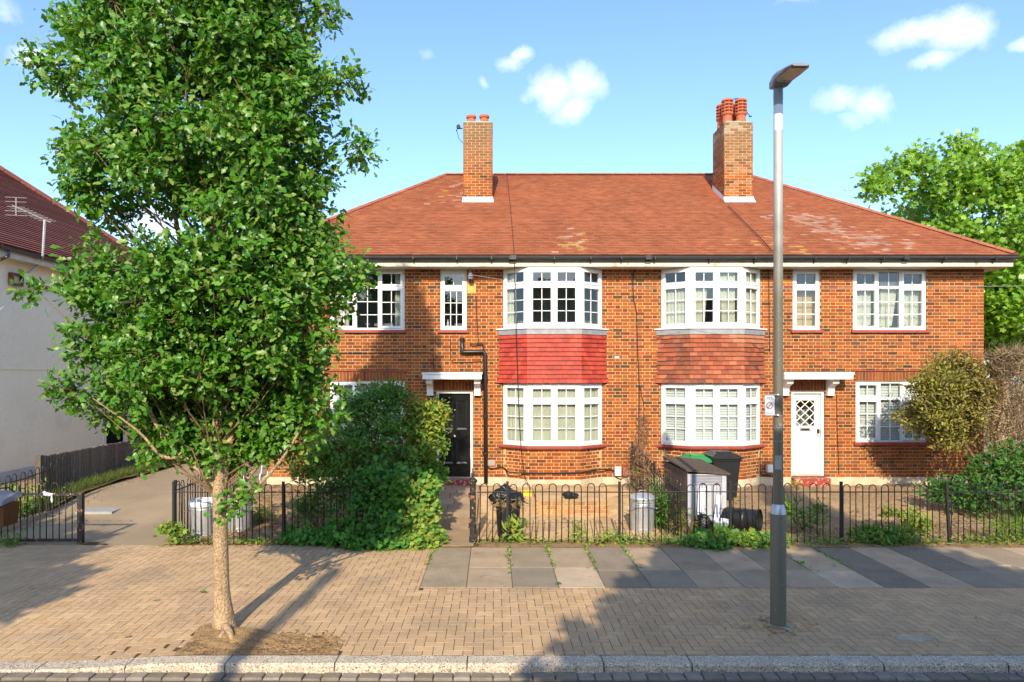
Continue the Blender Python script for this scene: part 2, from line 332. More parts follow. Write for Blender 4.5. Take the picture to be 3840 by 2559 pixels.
# scattered leaves: one mesh made of many copies of a small leaf
def leaf_template(stations, fold=.12, curl=.15):
    v, f = [], []
    for (x, w) in stations:
        zc = -curl * x * x
        v += [(x, 0, zc), (x, w, zc + fold * w * 2), (x, -w, zc + fold * w * 2)]
    for i in range(len(stations) - 1):
        a = 3 * i; b = a + 3
        for o1, flip in ((1, 0), (2, 1)):
            t = [(a, b, b + o1), (a, b + o1, a + o1)]
            for q in t:
                f.append(q if not flip else (q[0], q[2], q[1]))
    V = np.array(v); Fc = []
    for q in f:
        p = V[list(q)]
        if np.linalg.norm(np.cross(p[1] - p[0], p[2] - p[0])) > 1e-6: Fc.append(q)
    return V, np.array(Fc)
def star_template(n, inner, droop=.15, long0=1.0):
    v = [(.35, 0, 0)]; 
    pts = []
    for i in range(n):
        a = -2.3 + 4.6 * i / (n - 1); rr = long0 * (1 - .28 * abs(a) / 2.3)
        pts.append((a, rr * .62))
        if i < n - 1: pts.append((a + 4.6 / (n - 1) / 2, rr * .62 * inner))
    v += [(0, 0, 0)] + [(.35 + r * math.cos(a), r * math.sin(a), -droop * r * r) for a, r in pts]
    k = len(v); f = [(0, i, i + 1) for i in range(2, k - 1)] + [(0, 1, 2), (0, k - 1, 1)]
    return np.array(v), np.array(f)
OAK = leaf_template([(0, .02), (.30, .23), (.43, .13), (.68, .31), (1, .06)], .14, .25)
OVAL = leaf_template([(0, .01), (.3, .17), (.65, .19), (1, 0)], .25, .2)
LANCE = leaf_template([(0, .02), (.35, .11), (.7, .10), (1, 0)], .25, .25)
BLADE = leaf_template([(0, .025), (.5, .02), (1, 0)], .3, .35)
MAPLE = star_template(5, .5)
IVY = star_template(5, .68)
def nrm(a): return a / (np.linalg.norm(a, axis=-1, keepdims=True) + 1e-9)
def frames(d, n):
    d = nrm(d); n = nrm(n - d * np.sum(n * d, -1, keepdims=True)); b = np.cross(n, d)
    return np.stack([d, b, n], -1)                       # columns
def leaf_mesh(name, tmpl, Rm, T, sc, cols, mat):
    V, Fc = tmpl; n = len(T); nv = len(V); nf = len(Fc)
    P = np.einsum('nij,vj->nvi', Rm, V) * sc[:, None, None] + T[:, None, :]
    I = (Fc[None] + (np.arange(n) * nv)[:, None, None]).reshape(-1)
    me = bpy.data.meshes.new(name)
    me.vertices.add(n * nv); me.vertices.foreach_set('co', P.reshape(-1).astype(np.float32))
    me.loops.add(len(I)); me.loops.foreach_set('vertex_index', I.astype(np.int32))
    me.polygons.add(n * nf); me.polygons.foreach_set('loop_start', (np.arange(n * nf) * 3).astype(np.int32))
    me.update(calc_edges=True)
    at = me.attributes.new('Col', 'FLOAT_COLOR', 'FACE')
    c4 = np.concatenate([cols, np.ones((n, 1))], 1)
    at.data.foreach_set('color', np.repeat(c4, nf, 0).reshape(-1).astype(np.float32))
    me.materials.append(mat)
    return me
def leaf_cols(n, pal, amt=.22, rng=NP):
    pal = np.array(pal); w = rng.integers(0, len(pal), n); w2 = rng.integers(0, len(pal), n); t = rng.random((n, 1))
    c = pal[w] * t + pal[w2] * (1 - t)
    return np.clip(c * (1 + rng.uniform(-amt, amt, (n, 1))), 0, 1)
def rosettes(centers, dirs, per, spread, size, rng=NP, upbias=.55, sunb=.25, randn=.55):
    """leaves round each twig tip: returns frames, positions, sizes and owner index"""
    n = len(centers); k = per
    C = np.repeat(centers, k, 0); D = np.repeat(dirs, k, 0); own = np.repeat(np.arange(n), k)
    rnd = nrm(rng.normal(size=(n * k, 3)))
    d = nrm(D * .55 + rnd * .9)
    nn = nrm(np.array([0, 0, upbias])[None] + np.array([-.1, -sunb * 2.0, 0])[None] + D * .35 + rng.normal(size=(n * k, 3)) * randn)
    pos = C + rng.normal(size=(n * k, 3)) * spread + d * spread * .4
    s = size * rng.uniform(.65, 1.2, n * k)
    return frames(d, nn), pos, s, own

# ================================================================ the setting
def smooth(t): t = max(0, min(1, t)); return t * t * (3 - 2 * t)
def ground_z(x, y):
    """pavement level with the dropped kerb at the driveway; gardens rise towards the house"""
    z = 0.0
    z -= .065 * smooth((-2.9 - x) / 1.5) * smooth((8.6 - y) / 1.9)
    z += .25 * smooth((y - 12.2) / 3.0)
    return z
m = MB(); m.face([(-300, -250, -.3), (300, -250, -.3), (300, 350, -.3), (-300, 350, -.3)])
tag(m.build('ground', M['soil']), 'bare brown earth lying under the whole street', kind='structure')
m = MB(); m.grid(lambda u, v: (-60 + 120 * u, -9 + 15.45 * v, -.085 + .012 * math.sin(u * 9)), 12, 6)
tag(m.build('road', M['asphalt']), 'dark grey asphalt road in front of the kerb', kind='structure')
m = MB(); m.grid(lambda u, v: (-30 + 60 * u, 6.6 + 4.62 * v, ground_z(-30 + 60 * u, 6.6 + 4.62 * v) - .0034), 600, 60)
pavement = tag(m.build('pavement', M['bed']), 'tan block paved pavement laid in a herringbone pattern', kind='structure')
m = MB(); m.grid(lambda u, v: (-8.75 + 3.45 * u, 11.0 + 19 * v, ground_z(-8 + 3 * u, 11.0 + 19 * v) + .004 * math.sin(v * 30 + u * 7)), 14, 50)
tag(m.build('driveway', M['drive']), 'worn tarmac driveway running between the two houses', kind='structure')
def gz(x, y):
    return ground_z(x, y) + .012 * math.sin(x * 3.1 + y * 2.3) + .01 * math.sin(x * 7.7 - y * 4.1) + .006 * math.sin(x * 17 + y * 13)
m = MB(); m.grid(lambda u, v: (-5.32 + 19.3 * u, 10.92 + 4.9 * v, gz(-5.32 + 19.3 * u, 10.92 + 4.9 * v) - (.02 if v < .04 else 0)), 160, 40)
tag(m.build('garden_ground', M['soil']), 'stony brown front garden soil behind the railings', kind='structure')
m = MB(); m.grid(lambda u, v: (-30 + 21.25 * u, 10.95 + 25 * v, ground_z(-9, 10.95 + 25 * v) - .01 + .02 * math.sin(u * 60) * math.sin(v * 50)), 40, 30)
tag(m.build('neighbour_garden', M['soil']), 'stony ground beside the cream house', kind='structure')
# dry sloping patch left of the brick bed
m = MB(); m.grid(lambda u, v: (-.28 + 3.2 * u, 11.3 + 3.85 * v, gz(-.28 + 3.2 * u, 11.3 + 3.85 * v) + .014), 24, 24)
tag(m.build('garden_path_slope', M['drysoil']), 'dry tan concrete slope below the red tiled bay', kind='structure')

# block pavers, herringbone
PAL_P = [(.50, .335, .185), (.48, .32, .177), (.52, .35, .193), (.47, .315, .18), (.495, .325, .172)]
U = .1
cells = []
for ix in range(-88, 74):
    for iy in range(66, 112):
        k = (ix - iy) % 4
        if k == 0: x0, x1, y0, y1, o = ix * U, ix * U + 2 * U, iy * U, iy * U + U, 0
        elif k == 3: x0, x1, y0, y1, o = ix * U, ix * U + U, iy * U, iy * U + 2 * U, 1
        else: continue
        cx, cy = (x0 + x1) / 2, (y0 + y1) / 2
        X0, X1, Y0, Y1 = (-8.75, (-.95 if y1 > 8.8 else 9), 6.685, 11.02) if (cx < -.95 or (x0 < -.97 and y1 > 8.8)) else (-9, 7.3, 6.685, 8.79)
        a0, a1, b0, b1 = max(x0, X0), min(x1, X1), max(y0, Y0), min(y1, Y1)
        if a1 - a0 < .02 or b1 - b0 < .02: continue
        if -3.12 < cx < -1.55 and cy < 7.42 - .25 * (cx + 3.12): continue
        if abs(cx) > cy * .83 + .4: continue
        full = (a1 - a0) * (b1 - b0) > .0199
        cells.append((math.hypot(cx, cy), a0, a1, b0, b1, o, full))
cells.sort(key=lambda c: c[0])
G = .0035
tm = {}
for o in (0, 1):
    for q in range(6):
        b = MB(); w, h = (2 * U, U) if o == 0 else (U, 2 * U)
        b.tbox(G, w - G, G, h - G, -.03, 0, .0006, vary(PAL_P[q % 5], .05)); tm[o, q] = b.mesh('paver', M['paver'])
big = MB(); cnt = 0
for (d, a0, a1, b0, b1, o, full) in cells:
    z = ground_z((a0 + a1) / 2, (b0 + b1) / 2) + R.uniform(-.001, .001)
    if full and cnt < 300:
        inst('paver', tm[o, R.randrange(6)], (a0, b0, z), pavement); cnt += 1
    else:
        big.tbox(a0 + G, a1 - G, b0 + G, b1 - G, z - .03, z, .0006, vary(R.choice(PAL_P), .06)); zc = ground_z((a0 + a1) / 2, (b0 + b1) / 2)
        if zc < -.0005: big.v[-12:] = [(vx, vy, vz + ground_z(vx, vy) - zc) for vx, vy, vz in big.v[-12:]]
tag(big.build('pavers', M['paver'], pavement), kind='stuff')
# paving slabs
SL = [(.31, .24, .155), (.43, .31, .195), (.21, .170, .120), (.385, .29, .185), (.27, .22, .155), (.48, .36, .245)]
seq1 = [0, 3, 4, 5, 2, 4, 3, 0, 3, 5, 2, 1, 4, 0, 3, 2, 1]
seq2 = [0, 1, 0, 3, 4, 1, 0, 1, 0, 1, 2, 1, 2, 3, 0, 1, 3]
for i in range(17):
    x0 = -.95 + .6 * i; sp = 9.7 + (.02 if i < 4 else R.choice([-.12, 0, .1]))
    for (y0, y1, sq) in ((8.8, sp, seq1), (sp, 10.88 + R.uniform(-.04, .03), seq2)):
        b = MB(); b.tbox(x0 + .004, x0 + .596, y0 + .004, y1 - .004, -.04, .002 + R.uniform(-.002, .004), .004, vary(SL[sq[i]], .06))
        b.build('slab', M['slab'], pavement)
# strip of edging and dirt under the railings
m = MB(); m.grid(lambda u, v: (-.97 + 10.6 * u, 10.84 + .34 * v, .006 + .012 * math.sin(u * 70) * math.sin(v * 3)), 60, 3)
m.build('edging_strip', M['dirtpatch'], pavement)
# tree pit
m = MB(); m.grid(lambda u, v: (-3.13 + 1.6 * u, 6.68 + (.74 - .36 * u) * v, .006 + .05 * math.exp(-((u - .15) ** 2 + (v - .9) ** 2) * 9) + .012 * math.sin(u * 23 + v * 9) * math.sin(v * 17)), 24, 14)
m.build('tree_pit', M['dirtpatch'], pavement)

n = 16; b = MB()
b.prism([(4.38 + (.20 + .06 * math.sin(i * 2.1)) * math.cos(6.283 * i / n), 7.12 + (.10 + .035 * math.sin(i * 3.7 + 1)) * math.sin(6.283 * i / n)) for i in range(n)], -.01, .004); b.build('cement_patch', M['concrete'], pavement)
# kerb stones and channel setts
kerb = MB()
kerb.box(-30, 30, 6.50, 6.655, -.3, -.075, None)
kerb_o = tag(kerb.build('kerb', M['granite']), 'long granite kerb with a dropped end by the driveway', kind='structure')
jx = [-26, -8.2, -7.3, -6.3, -5.35, -4.36, -3.50, -2.55, -1.51, -.25, 1.05, 1.89, 3.71, 4.89, 6.0, 7.1, 8.2, 26]
def kerb_top(x): return -.062 * smooth((-2.9 - x) / 1.5) + .002
for a, c in zip(jx[:-1], jx[1:]):
    b = MB(); n = 10; a2, c2 = a + .006, c - .006
    for i in range(n):
        xa, xb = a2 + (c2 - a2) * i / n, a2 + (c2 - a2) * (i + 1) / n
        for (x, xx) in ((xa, xb),):
            za, zb = kerb_top(x), kerb_top(xx); f = .02
            j = lambda q: .004 * math.sin(q * 23) + .003 * math.sin(q * 51)
            b.face([(x, 6.482 + j(x), -.12), (xx, 6.482 + j(xx), -.12), (xx, 6.482 + j(xx), zb - f), (x, 6.482 + j(x), za - f)])
            b.face([(x, 6.482 + j(x), za - f), (xx, 6.482 + j(xx), zb - f), (xx, 6.50, zb), (x, 6.50, za)])
            b.face([(x, 6.50, za), (xx, 6.50, zb), (xx, 6.678, zb), (x, 6.678, za)])
    z0, z1 = kerb_top(a2), kerb_top(c2)
    b.face([(a2, 6.678, -.12), (a2, 6.482, -.12), (a2, 6.50, z0), (a2, 6.678, z0)])
    b.face([(c2, 6.482, -.12), (c2, 6.678, -.12), (c2, 6.678, z1), (c2, 6.50, z1)])
    b.build('kerb_stone', M['granite'], kerb_o)
x = -6.2
setm = []
for q in range(6):
    b = MB(); w = .15 + .012 * q; b.tbox(0, w - .012, 0, .128, -.06, 0, .008, vary((.235, .195, .155), .2)); setm.append((w, b.mesh('sett', M['sett'])))
while x < 6.6:
    w, me = R.choice(setm)
    inst('sett', me, (x, 6.342 + R.uniform(-.008, .006), -.072 + R.uniform(-.006, .006)), kerb_o, Matrix.Rotation(R.uniform(-.05, .05), 4, 'Z')); x += w

# ================================================================ brick house
YW = 15.5
HX0, HX1 = -5.12, 11.14
house = thing('brick_house', 'long red brick house with hipped clay tile roof and two bays', 'house', (3.0, YW, .2))
BR = [(.30, .076, .014), (.255, .058, .013), (.33, .098, .018), (.185, .046, .015), (.10, .042, .019), (.28, .085, .021)]
BW = [5, 5, 3.6, 3.2, 1.5, 3]
def brick_col(header=False):
    w = list(BW)
    if header: w[4] *= 1.5
    return vary(R.choices(BR, w)[0], .13)
def course_bricks(w, z0, n, openings, bond='flemish', off0=0, ch=.075):
    """yields (u0,u1,z0,z1,full) for a panel of width w"""
    outp = []
    for k in range(n):
        za, zb = z0 + k * ch, z0 + k * ch + ch - .012; zm = (za + zb) / 2
        segs = [(0, w)]
        for (a, b, c, d) in openings:
            if c < zm < d:
                ns = []
                for (s0, s1) in segs:
                    if b <= s0 or a >= s1: ns.append((s0, s1)); continue
                    if a > s0: ns.append((s0, a))
                    if b < s1: ns.append((b, s1))
                segs = ns
        u = -.6 - off0 - (.16875 if (bond == 'flemish' and k % 2) else (.1125 if (bond != 'flemish' and k % 2) else 0)); i = 0
        while u < w:
            L_ = (.213 if i % 2 == 0 else .1005) if bond == 'flemish' else .213
            for (s0, s1) in segs:
                a, b = max(u, s0), min(u + L_, s1)
                if b - a > .018: outp.append((a, b, za, zb, abs((b - a) - L_) < 1e-6, L_ < .15))
            u += L_ + .012; i += 1
    return outp
DARK_TOP = None
def panel_bricks(mb, A, B, z0, n, openings=(), bond='flemish', colf=None, proud=.007, off0=0):
    A, B = Vector((*A, 0)), Vector((*B, 0)); w = (B - A).length; u = (B - A).normalized(); v = Vector((-u.y, u.x, 0))
    mt = Matrix(((u.x, v.x, 0, A.x), (u.y, v.y, 0, A.y), (0, 0, 1, 0), (0, 0, 0, 1)))
    b = MB()
    for (a, c, za, zb, full, hd) in course_bricks(w, z0, n, openings, bond, off0):
        j = R.uniform(-.0015, .0015)
        b.cbox(a, c, j, .03, za, zb, .0035, colf(za, hd) if colf else brick_col(hd))
    b.xform(mt); o = len(mb.v)
    mb.v += b.v; mb.f += [tuple(i + o for i in f) for f in b.f]; mb.c += b.c
# openings in the front wall: x0,x1,z0,z1
WX = {'W1': (-3.72, -2.016, 3.725, 5.25), 'W2': (-1.207, -.605, 3.725, 5.25), 'W5': (6.80, 7.43, 3.725, 5.25), 'W6': (8.17, 9.85, 3.725, 5.25),
      'W4': (-3.72, -2.016, 1.175, 2.60), 'W8': (8.23, 9.86, 1.175, 2.60), 'D1': (-1.296, -.466, .1, 2.375), 'D2': (6.77, 7.526, .1, 2.375)}
BAYX = (.23, 3.82)
ops = list(WX.values()) + [(bx, bx + 2.23, 1.13, 5.25) for bx in BAYX]
xs = sorted({HX0, HX1} | {o[0] for o in ops} | {o[1] for o in ops}); zs = sorted({.1, 5.25} | {o[2] for o in ops} | {o[3] for o in ops})
m = MB()
def is_open(x, z): return any(a < x < b and c < z < d for a, b, c, d in ops) or not (HX0 < x < HX1) or not (.1 < z < 5.25)
ym = YW + .009
for i in range(len(xs) - 1):
    for j in range(len(zs) - 1):
        xm, zm = (xs[i] + xs[i + 1]) / 2, (zs[j] + zs[j + 1]) / 2
        if is_open(xm, zm): continue
        x0, x1, z0, z1 = xs[i], xs[i + 1], zs[j], zs[j + 1]
        m.face([(x0, ym, z0), (x1, ym, z0), (x1, ym, z1), (x0, ym, z1)])
        e = .01
        for (tx, tz, q) in ((x0 - e, zm, [(x0, ym, z0), (x0, ym, z1), (x0, ym + .2, z1), (x0, ym + .2, z0)]), (x1 + e, zm, [(x1, ym, z1), (x1, ym, z0), (x1, ym + .2, z0), (x1, ym + .2, z1)]),
                            (xm, z0 - e, [(x0, ym, z0), (x0, ym + .2, z0), (x1, ym + .2, z0), (x1, ym, z0)]), (xm, z1 + e, [(x0, ym, z1), (x1, ym, z1), (x1, ym + .2, z1), (x0, ym + .2, z1)])):
            if is_open(tx, tz) and HX0 - .02 < tx: m.face(q)
# sides, back and inner lining of the shell
for (a, b) in (((HX0, ym), (HX0, 26.4)), ((HX0, 26.4), (HX1, 26.4)), ((HX1, 26.4), (HX1, ym))):
    m.face([(a[0], a[1], .1), (b[0], b[1], .1), (b[0], b[1], 5.3), (a[0], a[1], 5.3)])
wall = m.build('wall', M['mortar'], house)
wall['label'] = 'orange red brick front wall in Flemish bond with pale joints'
bricks = course_bricks(HX1 - HX0, .425, 64, [(a - HX0, b - HX0, c, d) for a, b, c, d in ops + [(-3.72, -2.016, 2.6, 2.83), (8.23, 9.86, 2.6, 2.83), (-1.4, -.36, 2.375, 2.6), (6.67, 7.63, 2.375, 2.6)]])
bricks = [(a + HX0, b + HX0, c, d, f, h) for a, b, c, d, f, h in bricks]
bricks.sort(key=lambda t: math.hypot((t[0] + t[1]) / 2 + .0, (t[2] + t[3]) / 2 - CZ))
tmb = {}
for hd in (0, 1):
    for q in range(12):
        b = MB(); b.cbox(0, .1005 if hd else .213, 0, .03, 0, .063, .0035, brick_col(hd)); tmb[hd, q] = b.mesh('brick', M['brick'])
big = MB(); cnt = 0
for (a, b, c, d, full, hd) in bricks:
    j = R.uniform(-.0015, .0015)
    if full and cnt < 300:
        inst('brick', tmb[int(hd), R.randrange(12)], (a, YW + j, c), wall); cnt += 1
    else:
        col = brick_col(hd)
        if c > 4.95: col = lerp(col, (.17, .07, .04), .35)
        for (wa, wb_, wz, wt) in WX.values():                                      # rain-washed soot below the sills
            if wz > 1 and wa - .15 < a < wb_ + .1 and 0 < wz - c < .55 and R.random() < .55 * (1 - (wz - c) / .6): col = lerp(col, (.10, .05, .03), R.uniform(.2, .55))
        if c < .9 and R.random() < .3: col = lerp(col, (.17, .085, .045), R.uniform(.2, .6))
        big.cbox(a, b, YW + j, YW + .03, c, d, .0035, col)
# soldier courses over openings
for (x0, x1, z0) in ((-3.72, -2.016, 2.6), (8.23, 9.86, 2.6), (-1.4, -.36, 2.38), (6.67, 7.63, 2.38)):
    x = x0
    while x < x1 - .03:
        big.cbox(x + .004, min(x + .071, x1), YW, YW + .03, z0 + .008, z0 + .213, .0035, lerp(brick_col(), (.2, .06, .035), .35)); x += .0755
tag(big.build('bricks', M['brick'], wall), kind='stuff')
m = MB()
for (x0, x1) in ((HX0 - .02, WX['D1'][0]), (WX['D1'][1], BAYX[0] - .03), (BAYX[0] + 2.26, BAYX[1] - .03), (BAYX[1] + 2.26, WX['D2'][0]), (WX['D2'][1], HX1 + .02)):
    m.box(x0, x1, YW - .022, YW + .05, .05, .424)
m.build('plinth', M['plinth'], house)
m = MB()
for (x0, x1) in ((-3.80, -1.93), (8.15, 9.93)): m.box(x0, x1, YW - .03, YW + .02, 2.828, 2.846)
m.build('drip_course', M['sill'], house)

# ---- window making
def panel_mats(A, B):
    A, B = Vector((*A, 0)), Vector((*B, 0)); u = (B - A).normalized(); v = Vector((-u.y, u.x, 0))
    return Matrix(((u.x, v.x, 0, A.x), (u.y, v.y, 0, A.y), (0, 0, 1, 0), (0, 0, 0, 1))), (B - A).length
def build_panel(fr, bars, panes, w, z0, z1, fan, cols, fw=.052, mw=.055):
    """cols: list of (share, casement, lower pane columns). Adds to frame / bars boxes; returns pane rectangles (local)"""
    tot = sum(c[0] for c in cols); inner = w - 2 * fw - mw * (len(cols) - 1); D0, D1 = 0, .065
    fr.box(0, fw, D0, D1, z0, z1); fr.box(w - fw, w, D0, D1, z0, z1); fr.box(fw, w - fw, D0, D1, z0, z0 + fw); fr.box(fw, w - fw, D0, D1, z1 - fw, z1)
    zt = z1 - fan
    fr.box(fw, w - fw, D0 + .002, D1 - .002, zt - mw / 2, zt + mw / 2)
    u = fw
    for i, (sh, cas, nc) in enumerate(cols):
        cw = inner * sh / tot; a, b = u, u + cw
        if i < len(cols) - 1:
            fr.box(b, b + mw, D0 + .001, D1 - .001, z0 + fw, zt - mw / 2); fr.box(b, b + mw, D0 + .001, D1 - .001, zt + mw / 2, z1 - fw)
        for (c, d, ncol, nrow) in ((z0 + fw, zt - mw / 2, nc, 3), (zt + mw / 2, z1 - fw, 2, 1)):
            s = .006; aa, bb, cc, dd = a + .0, b, c, d
            if cas:
                sw = .042; p0, p1 = -.014, .05; g = .004
                fr.box(aa - .012, aa + sw, p0, p1, cc - .012, dd + .012); fr.box(bb - sw, bb + .012, p0, p1, cc - .012, dd + .012)
                fr.box(aa + sw, bb - sw, p0, p1, cc - .012, cc + sw); fr.box(aa + sw, bb - sw, p0, p1, dd - sw, dd + .012)
                aa += sw; bb -= sw; cc += sw; dd -= sw
            panes.append((aa, bb, cc, dd))
            for k in range(1, ncol):
                x = aa + (bb - aa) * k / ncol; bars.box(x - .0085, x + .0085, .014, .03, cc, dd)
            for k in range(1, nrow):
                z = cc + (dd - cc) * k / nrow; bars.box(aa, bb, .0145, .0295, z - .0085, z + .0085)
        u = b + mw
def join(dst, src, mt):
    o = len(dst.v); dst.v += [tuple(mt @ Vector(p)) for p in src.v]; dst.f += [tuple(i + o for i in f) for f in src.f]; dst.c += src.c
def wavy(mt, u0, u1, z0, z1, v, amp=.02, per=.09, gather=0, ph=0, top=None):
    b = MB(); n = max(8, int((u1 - u0) / .018))
    def fn(s, t):
        z = z0 + (z1 - z0) * t
        u = u0 + (u1 - u0) * s; g = 1 - gather * (1 - t)
        uu = (u0 + (u - u0) * g) if gather >= 0 else (u1 - (u1 - u) * (1 + gather * (1 - t)))
        zz = z + (.03 * math.sin(s * n * .3 + ph) if t < .01 else 0)
        return (uu, v + amp * math.sin(2 * math.pi * u / per + ph + .6 * math.sin(t * 3)) * (.5 + .5 * (1 - t)), zz)
    b.grid(fn, n, 6); b.xform(mt); return b
def room(x0, x1, z0, z1, y1=17.0, mat='room', y0=YW + .21):
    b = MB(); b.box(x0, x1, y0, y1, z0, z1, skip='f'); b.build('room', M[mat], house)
def emit_panes(panes, mt, parent, dep=.024):
    for (a, b, c, d) in panes:
        q = MB(); q.box(a, b, dep, dep + .005, c, d); q.xform(mt); q.build('pane', M['glass'], parent)
def flat_window(key, label, cols, fan, style):
    x0, x1, z0, z1 = WX[key]
    top = min(z1, 5.135); zb = z0 + .035
    mt, w = panel_mats((x0 + .004, YW + .045), (x1 - .004, YW + .045))
    fr, bars, panes = MB(), MB(), []
    build_panel(fr, bars, panes, w, zb, top, fan, cols)
    fr.xform(mt); bars.xform(mt)
    wo = fr.build('window', M['pvc'], house); wo['label'] = label
    bars.build('glazing_bars', M['pvc'], wo); emit_panes(panes, mt, wo)
    s = MB(); s.box(x0 - .05, x1 + .05, YW - .055, YW + .1, z0 - .03, z0 + .033); s.build('sill', M['sill'], wo)
    room(x0 - .3, x1 + .3, z0 - .75, top + .05, mat='room')
    style(mt, w, zb, top, wo)
    return wo
def cur(mt, wo, *a, **k): wavy(mt, *a, **k).build('curtain', M['curtain'], wo, smooth=True)
def st_w1(mt, w, a, b, wo):
    cur(mt, wo, .05, .40, a + .03, b - .02, .15, .02, .1); cur(mt, wo, w - .24, w - .02, a + .03, b - .02, .15, .02, .09)
def st_w2(mt, w, a, b, wo):
    q = MB(); q.lathe([(.0, 0), (.025, 0), (.025, .12), (.01, .16), (.01, .2)], (.16, .13, a + .055), 10); q.xform(mt); q.build('bottle', M['pvc'], wo)
def st_w5(mt, w, a, b, wo):
    q = MB(); q.box(.02, w - .02, .2, .22, a - .1, b - .38); q.xform(mt); q.build('inner_wall_board', M['amber'], wo)  # board added in place of the lit orange wall inside the room
def st_w6(mt, w, a, b, wo):
    cur(mt, wo, .02, .50, a + .10, b - .3, .16, .03, .11); cur(mt, wo, .55, .80, a + .06, b - .25, .17, .03, .09, gather=-.3, ph=1)
    cur(mt, wo, .72, 1.12, a + .08, b - .25, .15, .03, .1, gather=.35, ph=2); cur(mt, wo, 1.16, w - .04, a + .10, b - .3, .16, .03, .11)
def shutter(mt, u0, u1, z0, z1, v, wo, pitch=.062):
    q = MB(); z = z0
    while z < z1:
        q.face([(u0, v, z), (u1, v, z), (u1, v + .014, z + pitch * .9), (u0, v + .014, z + pitch * .9)]); z += pitch
    q.box(u0 - .02, u0, v - .01, v + .04, z0, z1); q.box(u1, u1 + .02, v - .01, v + .04, z0, z1)
    q.xform(mt); q.build('slatted_blind', M['pvc'], wo)
def st_w8(mt, w, a, b, wo):
    for (p, q) in ((.06, .52), (.58, 1.06), (1.12, w - .06)): shutter(mt, p, q, a + .06, b - .06, .10, wo)
def st_w4(mt, w, a, b, wo): cur(mt, wo, .02, w - .02, a + .04, b - .04, .14, .02, .1)
c3 = [(1.0, True, 2), (.95, False, 2), (1.0, True, 2)]
flat_window('W1', 'three-light white casement window with dark panes over the shrub', c3, .40, st_w1)
flat_window('W2', 'narrow white casement window above the black door', [(1, True, 3)], .42, st_w2)
flat_window('W5', 'narrow white casement window above the white door with a lit orange wall inside', [(1, True, 2)], .40, st_w5)
flat_window('W6', 'three-light white casement window with crumpled cream curtains', c3, .40, st_w6)
flat_window('W4', 'white ground floor casement window half hidden by the shrub', c3, .40, st_w4)
flat_window('W8', 'white ground floor casement window with slatted blinds behind the yellow hedge', c3, .40, st_w8)

